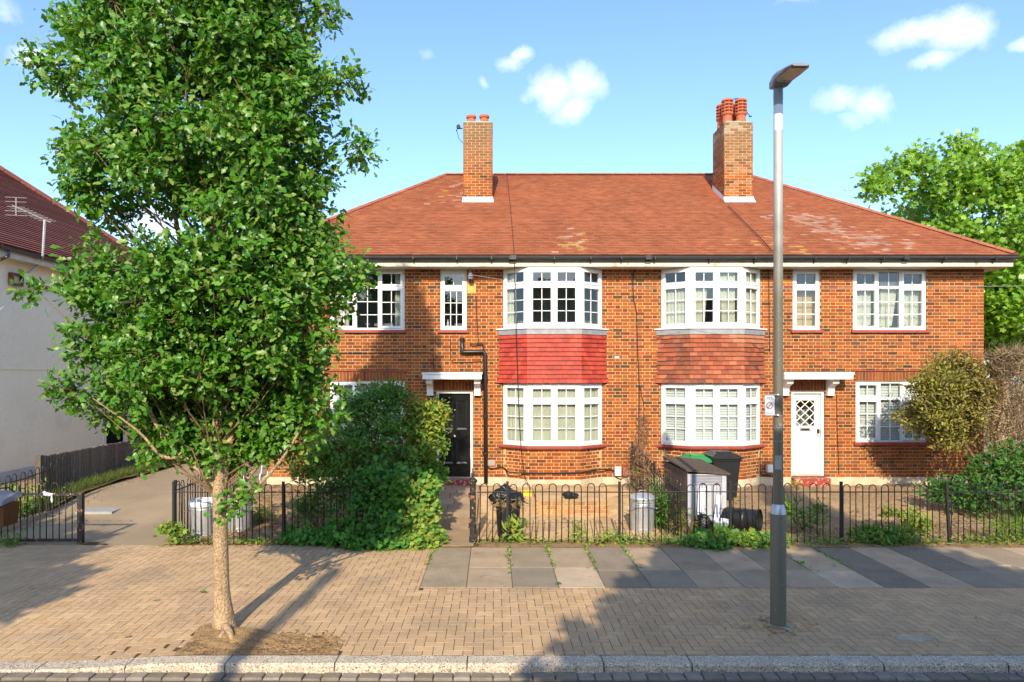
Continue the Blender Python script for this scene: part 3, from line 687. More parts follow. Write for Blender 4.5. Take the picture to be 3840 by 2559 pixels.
# ---- bays
DB = .39
def bay_pts(bx, off):
    x0, x1, f0, f1 = bx, bx + 2.23, bx + .53, bx + 1.70
    t = Vector((f0 - x0, -DB)).normalized(); n = Vector((t.y, -t.x))          # outward normal of the left cheek
    q = Vector((x0, YW)) + n * off
    k1 = (YW - q.y) / t.y; a = q.x + t.x * k1
    yf = YW - DB - off; k2 = (yf - q.y) / t.y; b = q.x + t.x * k2
    c = bx + 1.115
    return [(a, YW), (b, yf), (2 * c - b, yf), (2 * c - a, YW)]
TILE_RED = [(.40, .046, .026), (.35, .040, .024), (.43, .062, .034), (.38, .05, .03)]
TILE_OLD = [(.33, .092, .042), (.28, .075, .036), (.36, .118, .056), (.24, .064, .033), (.31, .10, .05)]
def bay(bx, painted, up, lo):
    tb = 'red painted' if painted else 'old weathered'
    # brick base
    P = bay_pts(bx, 0); m = MB(); m.prism([(x, y + .009 if y < YW else y) for x, y in P], .1, 1.13)
    base = m.build('bay_base', M['mortar'], house)
    b = MB()
    for i in range(3): panel_bricks(b, P[i], P[i + 1], .425 if i != 9 else 0, 9, off0=.05 * i)
    tag(b.build('bricks', M['brick'], base), kind='stuff')
    Pp = bay_pts(bx, .02); m = MB(); m.prism(Pp, .05, .424); m.build('plinth', M['plinth'], base)
    Ps = bay_pts(bx, .085); m = MB(); m.prism(Ps, 1.112, 1.165); m.prism(bay_pts(bx, .06), 1.09, 1.112); m.build('sill', M['sill'], base)
    for (z0, z1, lab, style) in ((1.168, 2.545, lo[0], lo[1]), (3.79, 5.128, up[0], up[1])):
        Q = bay_pts(bx, .004); fr, bars = MB(), MB(); allp = []
        for i in range(3):
            mt, w = panel_mats(Q[i], Q[i + 1])
            f, g, ps = MB(), MB(), []
            cols = [(1, True, 2)] if i != 1 else [(1, True, 2), (1.0, True, 2)]
            build_panel(f, g, ps, w, z0, z1, .385, cols, fw=.055 if i != 1 else .075, mw=.06)
            join(fr, f, mt); join(bars, g, mt); allp.append((mt, w, ps))
        wo = fr.build('bay_window', M['pvc'], house); wo['label'] = lab
        bars.build('glazing_bars', M['pvc'], wo)
        for (mt, w, ps) in allp: emit_panes(ps, mt, wo)
        room(bx + .02, bx + 2.21, z0 - .03 if z0 < 2 else z0 - .0, z1 + .02, 16.9, y0=YW + .02)
        # window board closing the bay floor and head
        q = MB(); q.prism(bay_pts(bx, -.1), z0 - .02, z0 + .012); q.prism(bay_pts(bx, -.1), z1 - .012, z1 + .004); q.build('window_board', M['pvc'], wo)
        style(allp, z0, z1, wo)
    # upper sill, lead apron, hung tiles
    ap = MB()
    zt, zb_ = 3.655, 2.56
    ap.prism(bay_pts(bx, .0), zb_ - .01, 3.76)
    apo = ap.build('tile_apron', M['mortar'], house); apo['label'] = tb + ' tile hung apron between the bay windows'
    s = MB(); s.prism(bay_pts(bx, .10), 3.762, 3.788); s.build('sill_board', M['pvc'], apo)
    s = MB(); s.prism(bay_pts(bx, .072), zt - .015, 3.755); s.build('lead_flashing', M['lead'], apo)
    rows = 11; gz_ = (zt - zb_) / rows
    for k in range(rows):
        za = zb_ + k * gz_; bell = .03 * max(0, (3 - k) / 3) ** 1.5
        lowo, hio = .074 + bell, .040 + .03 * max(0, (2 - k) / 3) ** 1.5
        Pl, Ph = bay_pts(bx, lowo), bay_pts(bx, hio); Pl2 = bay_pts(bx, lowo - .022)
        for i in range(3):
            A, B, A2, B2, C, D = (Vector(p) for p in (Pl[i], Pl[i + 1], Ph[i], Ph[i + 1], Pl2[i], Pl2[i + 1]))
            w = (B - A).length; n = max(2, round(w / .168)); half = .5 if k % 2 else 0
            cuts = [0] + [(j + half) / n for j in range(0 if half else 1, n)] + [1]
            for s0, s1 in zip(cuts[:-1], cuts[1:]):
                g = .0022 / w; s0, s1 = s0 + g, s1 - g
                jz = R.uniform(-.004, .004) if not painted else R.uniform(-.002, .002)
                a, b_, a2, b2, c, d = A.lerp(B, s0), A.lerp(B, s1), A2.lerp(B2, s0), A2.lerp(B2, s1), C.lerp(D, s0), C.lerp(D, s1)
                col = vary(R.choice(TILE_RED if painted else TILE_OLD), .11 if painted else .10)
                if not painted:
                    sx = ((a.x + b_.x) / 2 - bx) / 2.23; dk = max(0, .75 - abs(sx - .16) * 2.2 - k * .03) + max(0, .5 - abs(sx - .97) * 4)
                    if R.random() < dk: col = lerp(col, (.10, .05, .035), R.uniform(.3, .7))
                    if k > 8 and sx > .65: col = lerp(col, (.50, .22, .12), .5)
                q = MB(); za2, zh = za + jz, za + gz_ + .012
                q.face([(*a, za2), (*b_, za2), (*b2, zh), (*a2, zh)], col); q.face([(*c, za2), (*d, za2), (*b_, za2), (*a, za2)], lerp(col, (.05, .02, .01), .4))  # bottom edge coloured darker, painting in shade under each tile for relief
                q.face([(*c, za2), (*a, za2), (*a2, zh)], col); q.face([(*b_, za2), (*d, za2), (*b2, zh)], col)
                q.build('hung_tile', M['redtile'] if painted else M['tile'], apo)
def sty_up1(ps, a, b, wo):
    cur(ps[0][0], wo, .04, .24, a + .02, b - .05, .09, .02, .07); cur(ps[2][0], wo, .04, .20, a + .02, b - .05, .09, .02, .07)
def sty_lo1(ps, a, b, wo):
    for (mt, w, p) in ps: cur(mt, wo, .02, w - .02, a + .03, b - .04, .085, .016, .085)
def sty_up2(ps, a, b, wo):
    cur(ps[0][0], wo, .03, .6, a + .03, b - .36, .09, .022, .08)
    cur(ps[1][0], wo, .06, .42, a + .04, b - .3, .11, .03, .09, gather=.2); cur(ps[1][0], wo, .66, 1.05, a + .04, b - .1, .11, .03, .08, gather=-.2)
    cur(ps[2][0], wo, .03, .62, a + .03, b - .06, .09, .022, .08)
def sty_lo2(ps, a, b, wo):
    for (mt, w, p) in ps:
        for r in p: shutter(mt, r[0] - .01, r[1] + .01, r[2] - .02, r[3] + .02, .075, wo, .055)
bay(BAYX[0], True, ('upper bay window with dark panes above red painted tiles', sty_up1), ('lower bay window hung with cream net curtains below red painted tiles', sty_lo1))
bay(BAYX[1], False, ('upper bay window with loose cream curtains above weathered tiles', sty_up2), ('lower bay window with pale slatted blinds below weathered tiles', sty_lo2))

# ---- doors and canopies
def canopy(x0, x1, bxs, lab):
    zt = 2.80; y0 = YW - .46
    m = MB(); m.box(x0, x1, y0, YW + .005, zt - .155, zt - .045); m.box(x0 - .018, x1 + .018, y0 - .02, YW + .004, zt - .045, zt)
    o = m.build('door_canopy', M['white'], house); o['label'] = lab
    t = MB(); t.box(x0 - .022, x1 + .022, y0 - .024, YW + .002, zt + .001, zt + .016); t.build('felt_top', M['felt'], o)
    for bx in bxs:
        pr = [(YW, 2.30), (YW - .10, 2.30), (YW - .115, 2.36), (YW - .12, 2.42), (YW - .16, 2.48), (YW - .25, 2.52), (YW - .33, 2.55), (YW - .35, 2.643), (YW, 2.643)]
        q = MB(); w = .07
        q.v = [(bx - w, y, z) for y, z in pr] + [(bx + w, y, z) for y, z in pr]; n = len(pr)
        q.f = [tuple(range(n)), tuple(range(2 * n - 1, n - 1, -1))] + [(i, n + i, n + (i + 1) % n, (i + 1) % n) for i in range(n)]; q.c = [None] * len(q.f)
        q.box(bx - w - .008, bx + w + .008, YW - .11, YW - .0, 2.275, 2.30)
        q.build('bracket', M['white'], o)
    return o
canopy(-1.56, -.26, (-1.43, -.36), 'white door canopy on two brackets over the black door')
canopy(6.42, 7.93, (6.60, 7.62), 'white door canopy on two curved brackets over the white door')
def door(key, white):
    x0, x1, z0, z1 = WX[key]; Y = YW + .10; zb = .41 if not white else .455
    fr = MB(); f = .055
    fr.box(x0, x0 + f, Y - .05, Y + .06, zb, z1); fr.box(x1 - f, x1, Y - .05, Y + .06, zb, z1); fr.box(x0 + f, x1 - f, Y - .05, Y + .06, z1 - f, z1)
    fo = fr.build('door_frame', M['white'], house)
    a, b, c, d = x0 + f + .004, x1 - f - .004, zb + .01, z1 - f - .004; w = b - a; h = d - c
    m = MB(); yb = Y + .03
    st = .10
    if not white:
        m.box(a, b, yb, yb + .03, c, d)
        for (s0, s1) in ((0, .1), (.45, .55), (.9, 1)): m.box(a + w * s0, a + w * s1, Y + .01, yb - .0005, c, d)
        for (t0, t1) in ((0, .155), (.42, .565), (.915, 1)):
            m.box(a + w * .1, a + w * .45, Y + .0105, yb - .0006, c + h * t0, c + h * t1); m.box(a + w * .55, a + w * .9, Y + .0105, yb - .0006, c + h * t0, c + h * t1)
        do = m.build('door', M['blackpaint'], house); do['label'] = 'black panelled front door beside the dark pipe'
        q = MB()
        for (s0, s1) in ((.1, .45), (.55, .9)):
            for (t0, t1) in ((.155, .42), (.565, .915)):
                X0, X1, Z0, Z1 = a + w * s0, a + w * s1, c + h * t0, c + h * t1; e = .035
                q.face([(X0, Y + .0115, Z0), (X1, Y + .0115, Z0), (X1 - e, yb - .003, Z0 + e), (X0 + e, yb - .003, Z0 + e)])
                q.face([(X0, Y + .0115, Z1), (X0, Y + .0115, Z0), (X0 + e, yb - .003, Z0 + e), (X0 + e, yb - .003, Z1 - e)])
                q.face([(X1, Y + .0115, Z0), (X1, Y + .0115, Z1), (X1 - e, yb - .003, Z1 - e), (X1 - e, yb - .003, Z0 + e)])
                q.face([(X0 + e, yb - .003, Z1 - e), (X1 - e, yb - .003, Z1 - e), (X1, Y + .0115, Z1), (X0, Y + .0115, Z1)])
                q.face([(X0 + e, yb - .0028, Z0 + e), (X1 - e, yb - .0028, Z0 + e), (X1 - e, yb - .0028, Z1 - e), (X0 + e, yb - .0028, Z1 - e)])
        q.build('door_panels', M['blackpaint'], do)
        k = MB(); k.lathe([(.0, -.055), (.022, -.052), (.032, -.035), (.026, -.015), (.014, -.008), (.018, 0)], ((a + b) / 2, Y + .01, c + h * .485), 12, axis='y'); k.build('door_knob', M['chrome'], do, smooth=True)
        k = MB(); k.lathe([(.0, -.012), (.012, -.01), (.014, 0)], ((a + b) / 2, Y + .01, c + h * .80), 10, axis='y'); k.build('spy_hole', M['chrome'], do)
    else:
        gx0, gx1, gz0, gz1 = a + w * .15, a + w * .80, c + h * .60, c + h * .915
        m.box(a, gx0, Y + .01, yb + .02, c, d); m.box(gx1, b, Y + .01, yb + .02, c, d); m.box(gx0, gx1, Y + .0102, yb + .0198, c, gz0); m.box(gx0, gx1, Y + .0102, yb + .0198, gz1, d)
        do = m.build('door', M['doorwhite'], house); do['label'] = 'white front door with a diamond lattice window'
        q = MB(); q.box(gx0, gx1, yb, yb + .006, gz0, gz1); q.build('pane', M['glass'], do)
        q = MB(); q.box(gx0 - .05, gx1 + .05, yb + .02, yb + .35, gz0 - .1, gz1 + .1, skip='f'); q.build('hall_dark', M['room'], do)
        q = MB(); gw, gh = gx1 - gx0, gz1 - gz0
        cxw, chh = gw / 2, gh / 3
        for sgn in (1, -1):
            for i in range(-3, 6):
                pts = []
                for s in np.linspace(0, 1, 2): pass
                # line u = cxw*(i/1) + sgn * (cxw/chh)*t, clipped to the pane
                base = cxw * i * 1.0 + cxw / 2
                seg = [(base + sgn * cxw / chh * t * gh, t * gh) for t in np.linspace(0, 1, 61)]
                ins = [p for p in seg if -.001 <= p[0] <= gw + .001]
                if len(ins) > 2: q.tube([(gx0 + ins[0][0], yb - .004, gz0 + ins[0][1]), (gx0 + ins[-1][0], yb - .004, gz0 + ins[-1][1])], .011, 4)
        q.build('lattice', M['doorwhite'], do)
        q = MB(); q.box(a + w * .27, a + w * .66, Y - .004, Y + .012, c + h * .535, c + h * .575); q.build('letterbox', M['chrome'], do)
        q = MB(); q.box(a + w * .33, a + w * .60, Y - .008, Y - .003, c + h * .545, c + h * .566); q.build('letter_slot', M['iron'], do)
        q = MB(); q.box(a + w * .885, a + w * .96, Y - .03, Y + .01, c + h * .51, c + h * .56); q.build('lock_case', M['iron'], do)
        q = MB(); q.lathe([(0, -.04), (.018, -.035), (.02, 0)], (a + w * .92, Y + .005, c + h * .485), 10, axis='y'); q.build('door_handle', M['chrome'], do)
        q = MB(); q.box(a + w * .13, a + w * .80, Y + .003, Y + .0105, c + h * .485, c + h * .495); q.box(a + w * .13, a + w * .80, Y + .003, Y + .0105, c + h * .095, c + h * .105); q.build('door_moulding', M['doorwhite'], do)
        q = MB(); q.box(a + w * .36, a + w * .64, Y + .004, Y + .0098, c + h * .925, d - .002); q.build('paper_notice', M['liner'], do)
    q = MB(); q.box(x0 - .02, x1 + .02, YW - .24, Y + .1, .12, zb - (.02 if not white else .035)); q.build('door_step', M['step'], house)
    q = MB(); q.box(x0, x1, Y - .06, Y + .08, zb - .02, zb + .0); q.build('threshold', M['concrete'], house)
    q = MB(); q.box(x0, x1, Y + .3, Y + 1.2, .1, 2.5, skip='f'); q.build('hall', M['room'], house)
door('D1', False); door('D2', True)

# ---- roof
EX0, EX1, EY, EZ = -5.63, 11.57, 15.03, 5.375
RX0, RX1, RY, RZ = -1.49, 7.82, 21.0, 8.88
m = MB(); d_ = .03
e = [(EX0, EY, EZ - d_), (EX1, EY, EZ - d_), (EX1, 27.0, EZ - d_), (EX0, 27.0, EZ - d_)]; r0, r1 = (RX0, RY, RZ - d_), (RX1, RY, RZ - d_)
for q in ([e[0], e[1], r1, r0], [e[1], e[2], r1], [e[2], e[3], r0, r1], [e[3], e[0], r0], [e[3], e[2], e[1], e[0]]): m.face(q, (.12, .05, .03))
roof = m.build('roof', M['tile'], house); roof['label'] = 'hipped roof of orange red clay tiles with patches of lichen'
Ls = math.hypot(RY - EY, RZ - EZ); ca, sa = (RY - EY) / Ls, (RZ - EZ) / Ls
RT = Matrix(((1, 0, 0, 0), (0, ca, -sa, 0), (0, sa, ca, 0), (0, 0, 0, 1)))
def tile_geo(b, w, col, skew=0, mt=None):
    t = .013; G_ = .115; lo, hi = .024, .010
    P = [(.0012, 0, lo - t), (w - .0012, 0, lo - t), (w - .0012 , 0, lo), (.0012, 0, lo), (.0012 + skew, G_ + .02, hi), (w - .0012 + skew, G_ + .02, hi)]
    o = len(b.v); b.v += [tuple(mt @ Vector(p)) for p in P] if mt else P
    dk = lerp(col, (.03, .012, .008), .3)
    for q, c in (((3, 2, 5, 4), col), ((0, 1, 2, 3), dk), ((0, 3, 4), dk), ((1, 5, 2), dk)): b.f.append(tuple(o + i for i in q)); b.c.append(c)
RC = [(.315, .100, .041), (.295, .090, .037), (.335, .113, .047), (.28, .083, .035), (.32, .104, .043)]
def lichen(x, s, col):
    """weathering marks: white bloom at the right, yellow lichen near the gutter and by the left chimney"""
    def g(cx, cs, rx, rs): return math.exp(-(((x - cx) / rx) ** 2 + ((s - cs) / rs) ** 2))
    wht = .95 * g(7.9, 2.2, .45, .9) + .85 * g(8.5, .9, .8, .7) + .35 * g(-1.2, 4.6, .35, 1.3) + .3 * g(1.7, .8, .4, .8) + .25 * g(6.9, 2.6, .3, .5)
    yel = .75 * g(1.75, .6, .38, .75) + .6 * g(6.3, .7, .7, .6) + .45 * g(-1.35, 5.2, .25, .7) + .25 * g(3.2, .4, .5, .3)
    red = .6 * g(6.3, 5.0, .4, 1.2)
    if R.random() < wht * .75: col = lerp(col, (.50, .40, .32), R.uniform(.1, .55))
    if R.random() < yel * .6: col = lerp(col, (.52, .33, .09), R.uniform(.15, .65))
    if R.random() < red: col = lerp(col, (.45, .09, .03), .6)
    return col
tiles = []
rows = int(Ls / .115)
for k in range(rows):
    s = k * .115; xl = EX0 + (RX0 - EX0) * s / Ls + .02; xr = EX1 + (RX1 - EX1) * s / Ls - .02
    x = EX0 - .3 + (.083 if k % 2 else 0)
    while x < xr:
        a, c = max(x, xl), min(x + .166, xr)
        if c - a > .03: tiles.append((math.hypot((a + c) / 2, EY + s * ca), a, c - a, s, c - a > .1655))
        x += .166
tiles.sort(key=lambda t: t[0])
tmt = []
for q in range(14):
    b = MB(); tile_geo(b, .166, vary(R.choice(RC), .07), R.uniform(-.002, .004)); tmt.append(b.mesh('roof_tile', M['tile']))
big = MB(); cnt = 0
for (d, a, w, s, full) in tiles:
    loc = Vector((a + R.uniform(-.002, .002), EY + s * ca, EZ + s * sa)) + Vector((0, -sa, ca)) * R.uniform(-.002, .003)
    lich = abs((a + .08) - 1.75) < .7 and s < 1.5
    if full and cnt < 300 and not lich:
        inst('roof_tile', tmt[R.randrange(14)], loc, roof, RT); cnt += 1
    else:
        tile_geo(big, w, lichen(a, s, vary(R.choice(RC), .08)), R.uniform(-.002, .004), Matrix.Translation(loc) @ RT)
tag(big.build('roof_tiles', M['tile'], roof), kind='stuff')
def course_rows(b, P0, P1, Q0, Q1, n, pal, lip=.02):
    P0, P1, Q0, Q1 = map(Vector, (P0, P1, Q0, Q1))
    nn = (P1 - P0).cross(Q0 - P0).normalized()
    if nn.z < 0: nn = -nn
    for k in range(n):
        a, c = P0.lerp(Q0, k / n), P1.lerp(Q1, k / n); a2, c2 = P0.lerp(Q0, (k + 1) / n), P1.lerp(Q1, (k + 1) / n); col = vary(R.choice(pal), .1)
        b.face([tuple(a + nn * lip), tuple(c + nn * lip), tuple(c2 + nn * .004), tuple(a2 + nn * .004)], col)
        b.face([tuple(a), tuple(c), tuple(c + nn * lip), tuple(a + nn * lip)], lerp(col, (.03, .01, .01), .5))
b = MB()
course_rows(b, (EX0, 27, EZ), (EX0, EY, EZ), (RX0, RY, RZ), (RX0, RY, RZ), 60, RC)
course_rows(b, (EX1, EY, EZ), (EX1, 27, EZ), (RX1, RY, RZ), (RX1, RY, RZ), 60, RC)
course_rows(b, (EX1, 27, EZ), (EX0, 27, EZ), (RX1, RY, RZ), (RX0, RY, RZ), 60, RC)
tag(b.build('rear_tile_courses', M['tile'], roof), kind='stuff')
def ridge_run(p, q, L_=.38, r=.10):
    p, q = Vector(p), Vector(q); n = max(1, round((q - p).length / L_)); d = (q - p).normalized(); side = d.cross(Vector((0, 0, 1))).normalized(); up = side.cross(d)
    for i in range(n):
        a, c = p.lerp(q, i / n + .0004), p.lerp(q, (i + 1) / n - .0006); b = MB(); col = vary((.34, .115, .065), .1)
        b.grid(lambda u, v: tuple((a.lerp(c, u)) + side * r * math.cos(math.pi * v) * 1.15 + up * (r * .62 * math.sin(math.pi * v) - .018 + .004 * (1 - u))), 1, 6, col)
        for e_ in (a, c): b.face([tuple(e_ + side * r * math.cos(math.pi * v / 6) * 1.15 + up * (r * .62 * math.sin(math.pi * v / 6) - .018)) for v in range(7)], lerp(col, (.05, .02, .01), .6))
        b.build('ridge_tile', M['tile'], roof)
ridge_run((RX0, RY, RZ + .015), (RX1, RY, RZ + .015))
ridge_run((EX0 + .06, EY + .02, EZ + .05), (RX0, RY, RZ + .02), .40, .085); ridge_run((EX1 - .06, EY + .02, EZ + .05), (RX1, RY, RZ + .02), .40, .085)
# fascia, soffit, gutter
m = MB(); m.box(-5.46, 11.48, 15.075, 15.10, 5.135, 5.35); m.box(11.455, 11.48, 15.1, 26.9, 5.137, 5.349); m.box(-5.46, -5.435, 15.1, 26.9, 5.137, 5.349)
fas = m.build('fascia', M['cream'], house)
m = MB(); m.box(-5.435, 11.455, 15.10, 15.52, 5.136, 5.15); m.box(HX1 - .02, 11.455, 15.52, 26.9, 5.1362, 5.1498); m.build('soffit', M['cream'], fas)
m = MB(); n = 8
def halfround(b, p, q, r):
    p, q = Vector(p), Vector(q); d = (q - p).normalized(); side = Vector((d.y, -d.x, 0)); up = Vector((0, 0, 1))
    for rr, fl in ((r, 1), (r - .006, -1)):
        for i in range(8):
            a0, a1 = math.pi * i / 8, math.pi * (i + 1) / 8
            f = lambda e_, a: tuple(e_ + side * rr * math.cos(a) - up * rr * math.sin(a))
            b.face([f(p, a0), f(q, a0), f(q, a1), f(p, a1)][::fl])
    b.tube([p + side * r, q + side * r], .006, 5)
halfround(m, (-5.6, 15.005, 5.345), (11.56, 15.005, 5.345), .062)
gut = m.build('gutter', M['gutter'], house, smooth=False)
m = MB(); m.tube([(-5.5, 15.03, 5.25), (11.5, 15.03, 5.25)], .012, 6); m.build('cable_run', M['cable'], gut)
for px in (1355, 1550, 1713, 1843, 1912, 2078, 2215, 2330, 2455, 2660, 2830, 3055, 3180, 3310, 3540, 3730):
    x = PX(px, 15.0); b = MB(); b.box(x - .012, x + .012, 14.936, 15.07, 5.268, 5.285); b.box(x - .012, x + .012, 14.936, 14.946, 5.285, 5.352); b.box(x - .01, x + .01, 15.03, 15.074, 5.21, 5.268); b.build('gutter_bracket', M['pipe'], gut)
for px in (1925, 3395, 2430):
    x = PX(px, 15.0); b = MB(); b.box(x - .06, x + .06, 14.93, 15.07, 5.27, 5.36); b.build('gutter_joint', M['pipe'], gut)

# ---- chimneys
def chimney(x0, x1, lab, kind):
    y0, y1, z0, z1 = 18.56, 19.5, 6.9, 9.60
    m = MB(); m.box(x0 + .009, x1 - .009, y0 + .009, y1 - .009, z0, z1 - .005)
    co = m.build('chimney', M['mortar'], house); co['label'] = lab
    def colf(z, hd):
        c = brick_col(hd); t = (z - 8.2) / 1.3
        if t > 0: c = lerp(c, (.20, .13, .075), min(.85, .15 + t * .8))
        if kind and R.random() < .3: c = lerp(c, (.30, .19, .10), .6)
        if kind and z > 9.25 and R.random() < .5: c = lerp(c, (.42, .36, .28), .5)
        return c
    b = MB()
    for A, B in (((x0, y0), (x1, y0)), ((x0, y1), (x0, y0)), ((x1, y0), (x1, y1)), ((x1, y1), (x0, y1))):
        panel_bricks(b, A, B, z0, 36, bond='stretcher', colf=colf, off0=R.uniform(0, .1))
    tag(b.build('bricks', M['brick'], co), kind='stuff')
    m = MB(); zr = EZ + (y0 - EY) * (RZ - EZ) / (RY - EY)
    m.box(x0 - .015, x1 + .015, y0 - .02, y0 + .02, zr - .02, zr + .13)
    m.face([(x0 - .03, y0 - .16, zr - .055), (x1 + .03, y0 - .16, zr - .055), (x1 + .015, y0 - .015, zr + .09), (x0 - .015, y0 - .015, zr + .09)])
    for xx, s in ((x0, -1), (x1, 1)):
        m.face([(xx + s * .012, y0 - .14, zr - .05), (xx + s * .012, y1, zr + .56), (xx + s * .012, y1, zr + .72), (xx + s * .012, y0, zr + .16)][::s])
    m.build('flashing', M['flash'], co)
    m = MB(); cx, cy = (x0 + x1) / 2, (y0 + y1) / 2; hx, hy = (x1 - x0) / 2, (y1 - y0) / 2
    def dome(u, v):
        a, c = u * 2 - 1, v * 2 - 1; e_ = max(abs(a), abs(c)); h = .17 * (1 - e_ ** 2.2) + .02 * math.sin(a * 9) * math.sin(c * 8) * (1 - e_)
        return (cx + a * hx * 1.01, cy + c * hy * 1.01, z1 - .002 + h)
    m.grid(dome, 14, 14); m.build('flaunching', M['flaunch'], co, smooth=True)
    if not kind:
        for px_, py_ in ((cx - .19, y0 + .28), (cx + .17, y0 + .26)):
            b = MB(); b.lathe([(.12, .0), (.12, .10), (.105, .16), (.135, .175), (.14, .225), (.13, .24), (.10, .24), (.09, .05)], (px_, py_, z1 + .06 - .02), 18); b.build('chimney_pot', M['pot'], co, smooth=False)
        b = MB(); b.tube([(x0 - .02, y0 + .1, z1 - .12), (x0 - .16, y0 + .05, z1 - .15), (x0 - .19, y0 + .05, z1 - .22)], .015, 6); b.lathe([(0, -.03), (.055, -.03), (.06, .02), (0, .03)], (x0 - .13, y0 + .03, z1 - .1), 8, axis='y')
        b.tube([(x0 - .18, y0 + .05, z1 - .2), (x0 - .12, y0 + .03, z1 - .42), (x0 - .01, y0 + .02, z1 - .56)], .008, 5); b.build('aerial_bracket', M['cable'], co)
    else:
        for px_, py_ in ((cx - .20, y0 + .30), (cx + .17, y0 + .30), (cx - .22, y0 + .68), (cx + .16, y0 + .68)):
            b = MB(); pr = [(.135, 0), (.125, .22), (.155, .25)]
            for k in range(4): pr += [(.165, .27 + k * .085), (.165, .30 + k * .085), (.115, .305 + k * .085), (.115, .34 + k * .085)]
            pr += [(.165, .62), (.15, .67), (.09, .70), (.0, .70)]
            b.lathe(pr, (px_, py_, z1 + .06), 16)
            for k in range(8):
                a = k * math.pi / 4; b.tube([(px_ + .145 * math.cos(a), py_ + .145 * math.sin(a), z1 + .3), (px_ + .145 * math.cos(a), py_ + .145 * math.sin(a), z1 + .66)], .014, 4)
            b.build('chimney_pot', M['pot'], co)
        b = MB(); ax = cx + .1; b.tube([(ax, y0 + .5, z1 + .1), (ax, y0 + .5, z1 + .84)], .012, 5); b.tube([(ax - .07, y0 + .5, z1 + .84), (ax + .07, y0 + .48, z1 + .86)], .012, 5)
        b.tube([(cx + .3, y0 + .4, z1 + .52), (cx + .46, y0 + .36, z1 + .30)], .012, 5); b.tube([(cx + .42, y0 + .36, z1 + .29), (cx + .5, y0 + .36, z1 + .31)], .016, 5)
        b.build('aerial', M['cable'], co)
chimney(-.82, -.02, 'slim brick chimney with two squat clay pots', 0)
chimney(6.27, 7.06, 'sooty brick chimney with louvred clay pots and lead base', 1)

# ---- pipes and cables on the wall
Yp = YW - .07
b = MB(); X = lambda p: PX(p, Yp); Z = lambda p: PZ(p, Yp)
b.tube([(X(1733), Yp, Z(1272)), (X(1733), Yp, Z(1318)), (X(1740), Yp, Z(1321)), (X(1812), Yp, Z(1319)), (X(1819), Yp, Z(1326)), (X(1822), Yp, .30)], .045, 10)
for y in (1272, 1318, 1420, 1560, 1700): b.lathe([(.056, -.03), (.056, .03)], (X(1733) if y < 1320 else X(1820), Yp, Z(y)), 10)
po = b.build('soil_pipe', M['pipe'], house, smooth=True)
b = MB(); b.tube([(X(1762), Yp, Z(1287)), (X(1768), Yp, Z(1291)), (X(1785), Yp, Z(1291)), (X(1790), Yp, Z(1288)), (X(1806), Yp, Z(1289)), (X(1813), Yp, Z(1296)), (X(1814), Yp, Z(1318))], .018, 7); b.build('waste_pipe', M['pipe'], po)
b = MB(); b.box(X(1726), X(1740), Yp - .03, YW, Z(1276), Z(1268)); b.build('pipe_collar', M['white'], po)
def cable(pts, r=.009, name='cable', mat='cable', Y=YW - .02, par=house):
    b = MB(); b.tube([(PX(p[0], p[2] if len(p) > 2 else Y), p[2] if len(p) > 2 else Y, PZ(p[1], p[2] if len(p) > 2 else Y)) for p in pts], r, 5); return b.build(name, M[mat], par)
cable([(1785, 1110), (1788, 1200), (1795, 1290)]); cable([(1690, 1270), (1690, 1350), (1700, 1360), (1810, 1357)], .007)
cable([(1250, 1325), (1440, 1325), (1610, 1322), (1626, 1335), (1628, 1395)], .007)
cable([(2385, 1000), (2372, 1050), (2375, 1110), (2388, 1180), (2390, 1300), (2397, 1440), (2396, 1600), (2394, 1700)], .011)
cable([(2400, 1450), (2416, 1530), (2412, 1600)], .007)
cable([(2882, 1010), (2884, 1140), (2886, 1320)], .008)
cable([(3138, 1480), (3140, 1600), (3146, 1780)], .007)
cable([(3690, 1012), (3500, 1016), (3300, 1010)], .006)
Yb = YW - DB - .03
cable([(1828, 1752), (1842, 1760), (1880, 1752), (1892, 1757), (1905, 1770, Yb + .12), (1940, 1773, Yb), (2000, 1775, Yb), (2090, 1775, Yb), (2180, 1772, Yb), (2230, 1763, Yb + .2), (2285, 1761), (2302, 1766), (2308, 1790), (2330, 1800), (2335, 1786)], .016)
cable([(2850, 1700), (2851, 1775), (2858, 1783), (2870, 1781), (2888, 1790), (2905, 1783)], .008)
# overhead drop cable lying over the roof slope and hanging down the bay
def roof_pt(px, s):
    y = EY + s * ca; return (PX(px, y), y - .05, EZ + s * sa + .06)
b = MB(); pth = [roof_pt(1900, Ls - .1), roof_pt(1906, Ls * .75), roof_pt(1913, Ls * .5), roof_pt(1920, Ls * .25), roof_pt(1927, .02)]
pth += [(PX(px, 14.9), 14.9, PZ(py, 14.9)) for px, py in ((1929, 985), (1932, 1100), (1935, 1250), (1940, 1400), (1946, 1560), (1955, 1700), (1968, 1790), (1990, 1835))]
b.tube(pth, .008, 5); b.build('drop_cable', M['cable'], house)
b = MB(); b.tube([roof_pt(2728, Ls * .5), roof_pt(2790, Ls * .30), roof_pt(2850, Ls * .13), roof_pt(2893, .05)], .010, 5); b.build('roof_cable', M['cable'], roof)
def wallbox(px0, px1, py0, py1, mat, name, dep=.09):
    b = MB(); y = YW - dep; b.cbox(PX(px0, y), PX(px1, y), y, YW + .01, PZ(py1, y), PZ(py0, y), .008); return b.build(name, M[mat], house)
wallbox(2306, 2330, 1752, 1786, 'pvc', 'meter_box'); wallbox(2336, 2357, 1754, 1788, 'brownbox', 'junction_box')
wallbox(2880, 2904, 1745, 1773, 'pvc', 'meter_box', .12)
b = MB(); y = YW - .012
